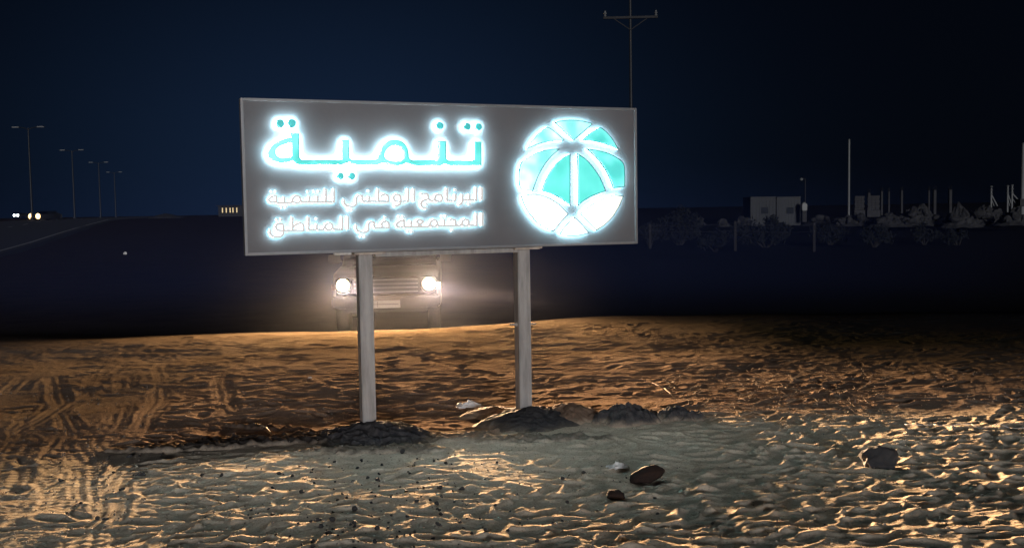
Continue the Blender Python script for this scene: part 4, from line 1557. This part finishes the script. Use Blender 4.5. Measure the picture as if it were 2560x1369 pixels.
# braced posts on the right
def braced(px, ytop, ybase, label, side, d=80):
    p_ = at(px, ybase, d)
    h_ = at(px, ytop, d).z - p_.z
    t_ = thing('braced_post', label, 'post', p_, 0, 'braced posts at the right')
    MB().tube((0, 0, -.6), (0, 0, h_), .07, .06, 8).build('post', MT['palepole'], t_)
    MB().tube((0, 0, h_ * .62), (side * h_ * .62, 0, -.1), .05, .05, 8).tube((0, 0, h_ * .35), (side * h_ * .3, 0, -.1), .03, .03, 8).build('brace', MT['palepole'], t_)
    for k in range(3):
        MB().lathe([(.05, 0), (.13, .06), (.05, .12)], 'Z', (0, 0, h_ * .62 + k * .28), 10).build('insulator', MT['palepole'], t_)


braced(2478, 470, 512, 'single braced post with stacked insulators left of the twin posts', .6)
braced(2530, 465, 512, 'braced post with a long right-hand strut near the right edge', 1.0)
braced(2519, 466, 512, 'dim braced post just left of the long-strutted one', .4, 84)


# rubble heaps
def rubble(px, ytop, ybase, wpx, depth, seed, label, slabs=5, skew=0.0):
    p_ = at(px, ybase, depth)
    h_ = at(px, ytop, depth).z - p_.z
    w_ = wpx / 2500 * depth / 2
    t_ = thing('rubble_heap', label, 'rubble heap', p_)
    n = 46
    u = np.linspace(-1.2, 1.2, n)
    U, V = np.meshgrid(u, u)
    q = np.hypot(U - skew * (1 - np.hypot(U, V)).clip(0, 1), V)
    Z = h_ * (np.clip(1 - q, -.15, 1)) ** 1 * (1 + .25 * vn(U * 3, V * 3, seed)) + h_ * .22 * vn(U * 7, V * 7, seed + 1) * sstep(1.1, .7, q)
    vs_ = np.stack([U * w_, V * w_ * .8, Z], -1).reshape(-1, 3)
    vs_[:, 2] -= .1
    MB().add(vs_, [(i * n + j, i * n + j + 1, (i + 1) * n + j + 1, (i + 1) * n + j) for i in range(n - 1) for j in range(n - 1)]).build('heap', MT['rubble'], t_)
    r_ = random.Random(seed)
    for k in range(slabs):
        a = r_.uniform(-.85, .85)
        me_ = rock_mesh('block', (r_.uniform(.2, .5) * w_ * .5, r_.uniform(.2, .4), r_.uniform(.12, .3)), seed * 31 + k, MT['rubble'], .25, 2)
        link('block', me_, t_, (a * w_, r_.uniform(-.7, -.2) * w_, h_ * max(.08, (1 - abs(a)) * .55)), (r_.uniform(-.5, .5), r_.uniform(-.6, .6), r_.uniform(0, 3)))


rubble(2290, 503, 552, 110, 62, 5, 'tallest pale rubble heap below the brightest column', 9, .2)
rubble(2415, 506, 556, 120, 60, 6, 'long sloping rubble heap between the last column and the braced post', 6, -.45)
rubble(2475, 505, 552, 120, 66, 7, 'sloping rubble heap under the braced posts', 5, -.4)
rubble(2545, 508, 552, 110, 58, 8, 'rubble heap cut by the right edge under the bright pole', 5, .1)
rubble(2140, 530, 556, 130, 56, 9, 'low pale rubble heap at the foot of the slender bare pole', 9)
rubble(2222, 528, 558, 100, 54, 10, 'low rubble heap below the block walls', 8)
rubble(2050, 533, 556, 80, 60, 11, 'low rubble heap just right of the cabins', 7)
rubble(1745, 541, 556, 40, 60, 12, 'tiny pale rubble heap right of the big bush', 4)
rubble(1858, 536, 556, 24, 62, 13, 'tiny pale rubble heap at the left foot of the cabins', 4)
rubble(1810, 543, 560, 30, 60, 16, 'tiny rubble heap between the big bush and the cabins', 3)


# bushes
def bush(px, ytop, ybase, wpx, depth, seed, label, n=1500, leaf=.09):
    p_ = at(px, ybase, depth)
    h_ = at(px, ytop, depth).z - p_.z
    w_ = wpx / 2500 * depth / 2
    t_ = thing('bush', label, 'bush', p_)
    r_ = np.random.default_rng(seed)
    st = MB()
    cl = []
    for k in range(11):
        a = r_.uniform(0, 6.28)
        q = math.sqrt(r_.random())
        tip = (math.cos(a) * q * w_ * .85, math.sin(a) * q * w_ * .6, h_ * (1 - .45 * q) * r_.uniform(.6, 1.0))
        st.path([(tip[0] * .1, tip[1] * .1, -.1), (tip[0] * .5, tip[1] * .5, tip[2] * .5), tip], [.03, .02, .008], 5)
        for m_ in range(3):
            f_ = r_.uniform(.45, 1)
            cl.append((tip[0] * f_, tip[1] * f_, tip[2] * f_, r_.uniform(.16, .34) * min(w_, h_)))
    st.build('stem', MT['stem'], t_)
    mb_ = MB()
    for i in range(n):
        c = cl[int(r_.integers(len(cl)))]
        v = r_.normal(size=3)
        v = v / np.linalg.norm(v) * c[3] * r_.random() ** .4
        q = Vector((c[0] + v[0], c[1] + v[1], max(.02, c[2] + v[2])))
        a = Vector(r_.normal(size=3)).normalized()
        b = a.orthogonal().normalized()
        s_ = leaf * r_.uniform(.5, 1.2)
        mb_.add([q - a * s_, q + b * s_ * .45, q + a * s_, q - b * s_ * .45], [(0, 1, 2, 3)])
    mb_.build('foliage', MT['leaf'], t_)


bush(1700, 512, 606, 150, 44, 1, 'largest ragged bush just right of the sign', 2600, .10)
bush(1625, 540, 610, 80, 42, 2, 'low bush peeping out at the right edge of the sign', 1300, .09)
bush(1790, 568, 622, 110, 36, 3, 'low flat bush between the big bush and the fence stake', 1400, .08)
bush(1915, 535, 612, 190, 42, 4, 'broad dark bush in front of the site cabins', 3000, .10)
bush(2075, 548, 606, 120, 46, 5, 'low scrubby bush in front of the rubble right of the cabins', 1500, .09)
bush(2185, 556, 612, 110, 44, 6, 'low scrubby bush below the block walls', 1400, .09)
bush(2310, 552, 606, 90, 46, 7, 'low scrubby bush in front of the tallest rubble heap', 1100, .09)
bush(2395, 560, 612, 90, 46, 8, 'faint scrubby bush farthest to the right', 1000, .09)

# fence stakes and wire
stakes = []
for px, a, b, lab in ((1625, 560, 592, 'fence stake at the right edge of the sign'), (1838, 552, 598, 'lone fence stake left of the broad dark bush'),
                      (2035, 556, 600, 'fence stake at the right of the broad dark bush')):
    p = at(px, b, 34)
    h_ = at(px, a, 34).z - p.z
    t = thing('fence_stake', lab, 'stake', p, 0, 'stakes of the wire fence')
    MB().box((0, 0, h_ / 2 - .2), (.09, .07, h_ + .4), bev=.01).build('stake', MT['stem'], t)
    MB().box((0, -.038, h_ * .9), (.02, .012, .03)).box((0, -.038, h_ * .5), (.02, .012, .03)).build('staple', MT['pole'], t)
    stakes.append((p, h_))
for f_, lab in ((.9, 'upper fence wire strung between the stakes right of the sign'), (.5, 'lower fence wire strung between the stakes right of the sign')):
    pts = []
    for i in range(len(stakes) - 1):
        for k in range(6):
            u_ = k / 6
            q = stakes[i][0].lerp(stakes[i + 1][0], u_) + Vector((0, -.045, f_ * (stakes[i][1] * (1 - u_) + stakes[i + 1][1] * u_) - .06 * 4 * u_ * (1 - u_)))
            pts.append(q)
    pts.append(stakes[-1][0] + Vector((0, -.045, f_ * stakes[-1][1])))
    o_ = pts[0].copy()
    tag(MB().path([q - o_ for q in pts], .006, 5).build('fence_wire', MT['pole'], None, False, o_), lab, 'wire')


# vehicles far off on the road
def far_car(px, py, depth, lens, r_, label, yaw=R(-17)):
    p_ = at(px, py, depth)
    z0 = p_.z - .75
    t_ = thing('distant_car', label, 'car', (p_.x, p_.y, z0), yaw, 'cars far off on the road')
    car_body(1.8, 4.4, [(0, .45, .85, 1.6, .05), (.2, .3, .95, 1.78, .08), (1.3, .3, 1.02, 1.8, .08), (3.9, .3, 1.05, 1.8, .08), (4.4, .4, .98, 1.7, .08)]).build('body', MT['black'], t_, True)
    car_body(1.5, 2, [(1.1, .98, 1.05, 1.5, .03), (1.9, .98, 1.45, 1.3, .06), (3.4, .98, 1.45, 1.3, .06), (4.1, .98, 1.08, 1.5, .03)]).build('cabin', MT['glass'], t_, True)
    for sx in (-1, 1):
        MB().lathe([(r_, .02), (r_ * .97, -.03), (r_ * .5, -.07)], 'Y', (sx * .62, -.02, .72), 16).build('headlight', MT[lens], t_)  # lens oversized so that its disc takes in the lamp's glare
        for y in (.8, 3.5):
            MB().lathe([(.2, -.1), (.31, -.1), (.32, 0), (.31, .1), (.2, .1)], 'X', (sx * .8, y, .32), 18).build('wheel', MT['rubber'], t_)


far_car(40, 538, 300, 'far_white', .40, 'far-off car with cold white headlights at the left edge')
far_car(86, 540, 140, 'far_warm', .40, 'far-off car with warm yellow headlights below the tallest street lamp')
far_car(109, 540, 260, 'far_blue', .25, 'far-off car with faint bluish lamps right of the warm headlights')
far_car(603, 534, 240, 'far_white', .24, 'far-off car with white headlights at the left edge of the sign')
# a lit roadside stall
p = at(577, 539, 210)
t = thing('roadside_stall', 'far-off roadside stall with small yellow lit openings left of the sign', 'stall', p)
w_ = 62 / 2500 * 210
MB().box((0, 1.5, .9), (w_, 3, 2.2), bev=.05).build('wall', MT['conc'], t)
MB().box((0, 1.2, 2.1), (w_ + .5, 3.8, .14), bev=.03).build('roof', MT['conc'], t)
for x in (-1.7, -.9, -.1, .5, 1.3):
    MB().box((x, -.03, 1.15), (.22, .03, 1.0), bev=.01).build('lit_opening', MT['far_yellow'], t)
p = at(415, 543, 150)
t = mound('sand_berm', p.x, p.y, 3.4, 2.0, 1.1, 44, MT['rubble'], 'low pale sand berm on the dark horizon left of the sign', 'berm', .6)
t.location.z = p.z - .5
p = gpt(313, 636)
tag(link('pale_stone', rock_mesh('pale_stone', (.11, .1, .09), 61, MT['paper'], .2, 2), None, (p.x, p.y, p.z + .06)),
    'single pale stone on the dark ground left of the sign', 'stone')
dust('dust_cloud', (-3.0, 25, .5), (20, 12.5, 2.8), 0.022, (0.22, 0.34, 1.0), .9, .15, .8,
     'wide thin layer of dust drifting over the dark ground behind the car')
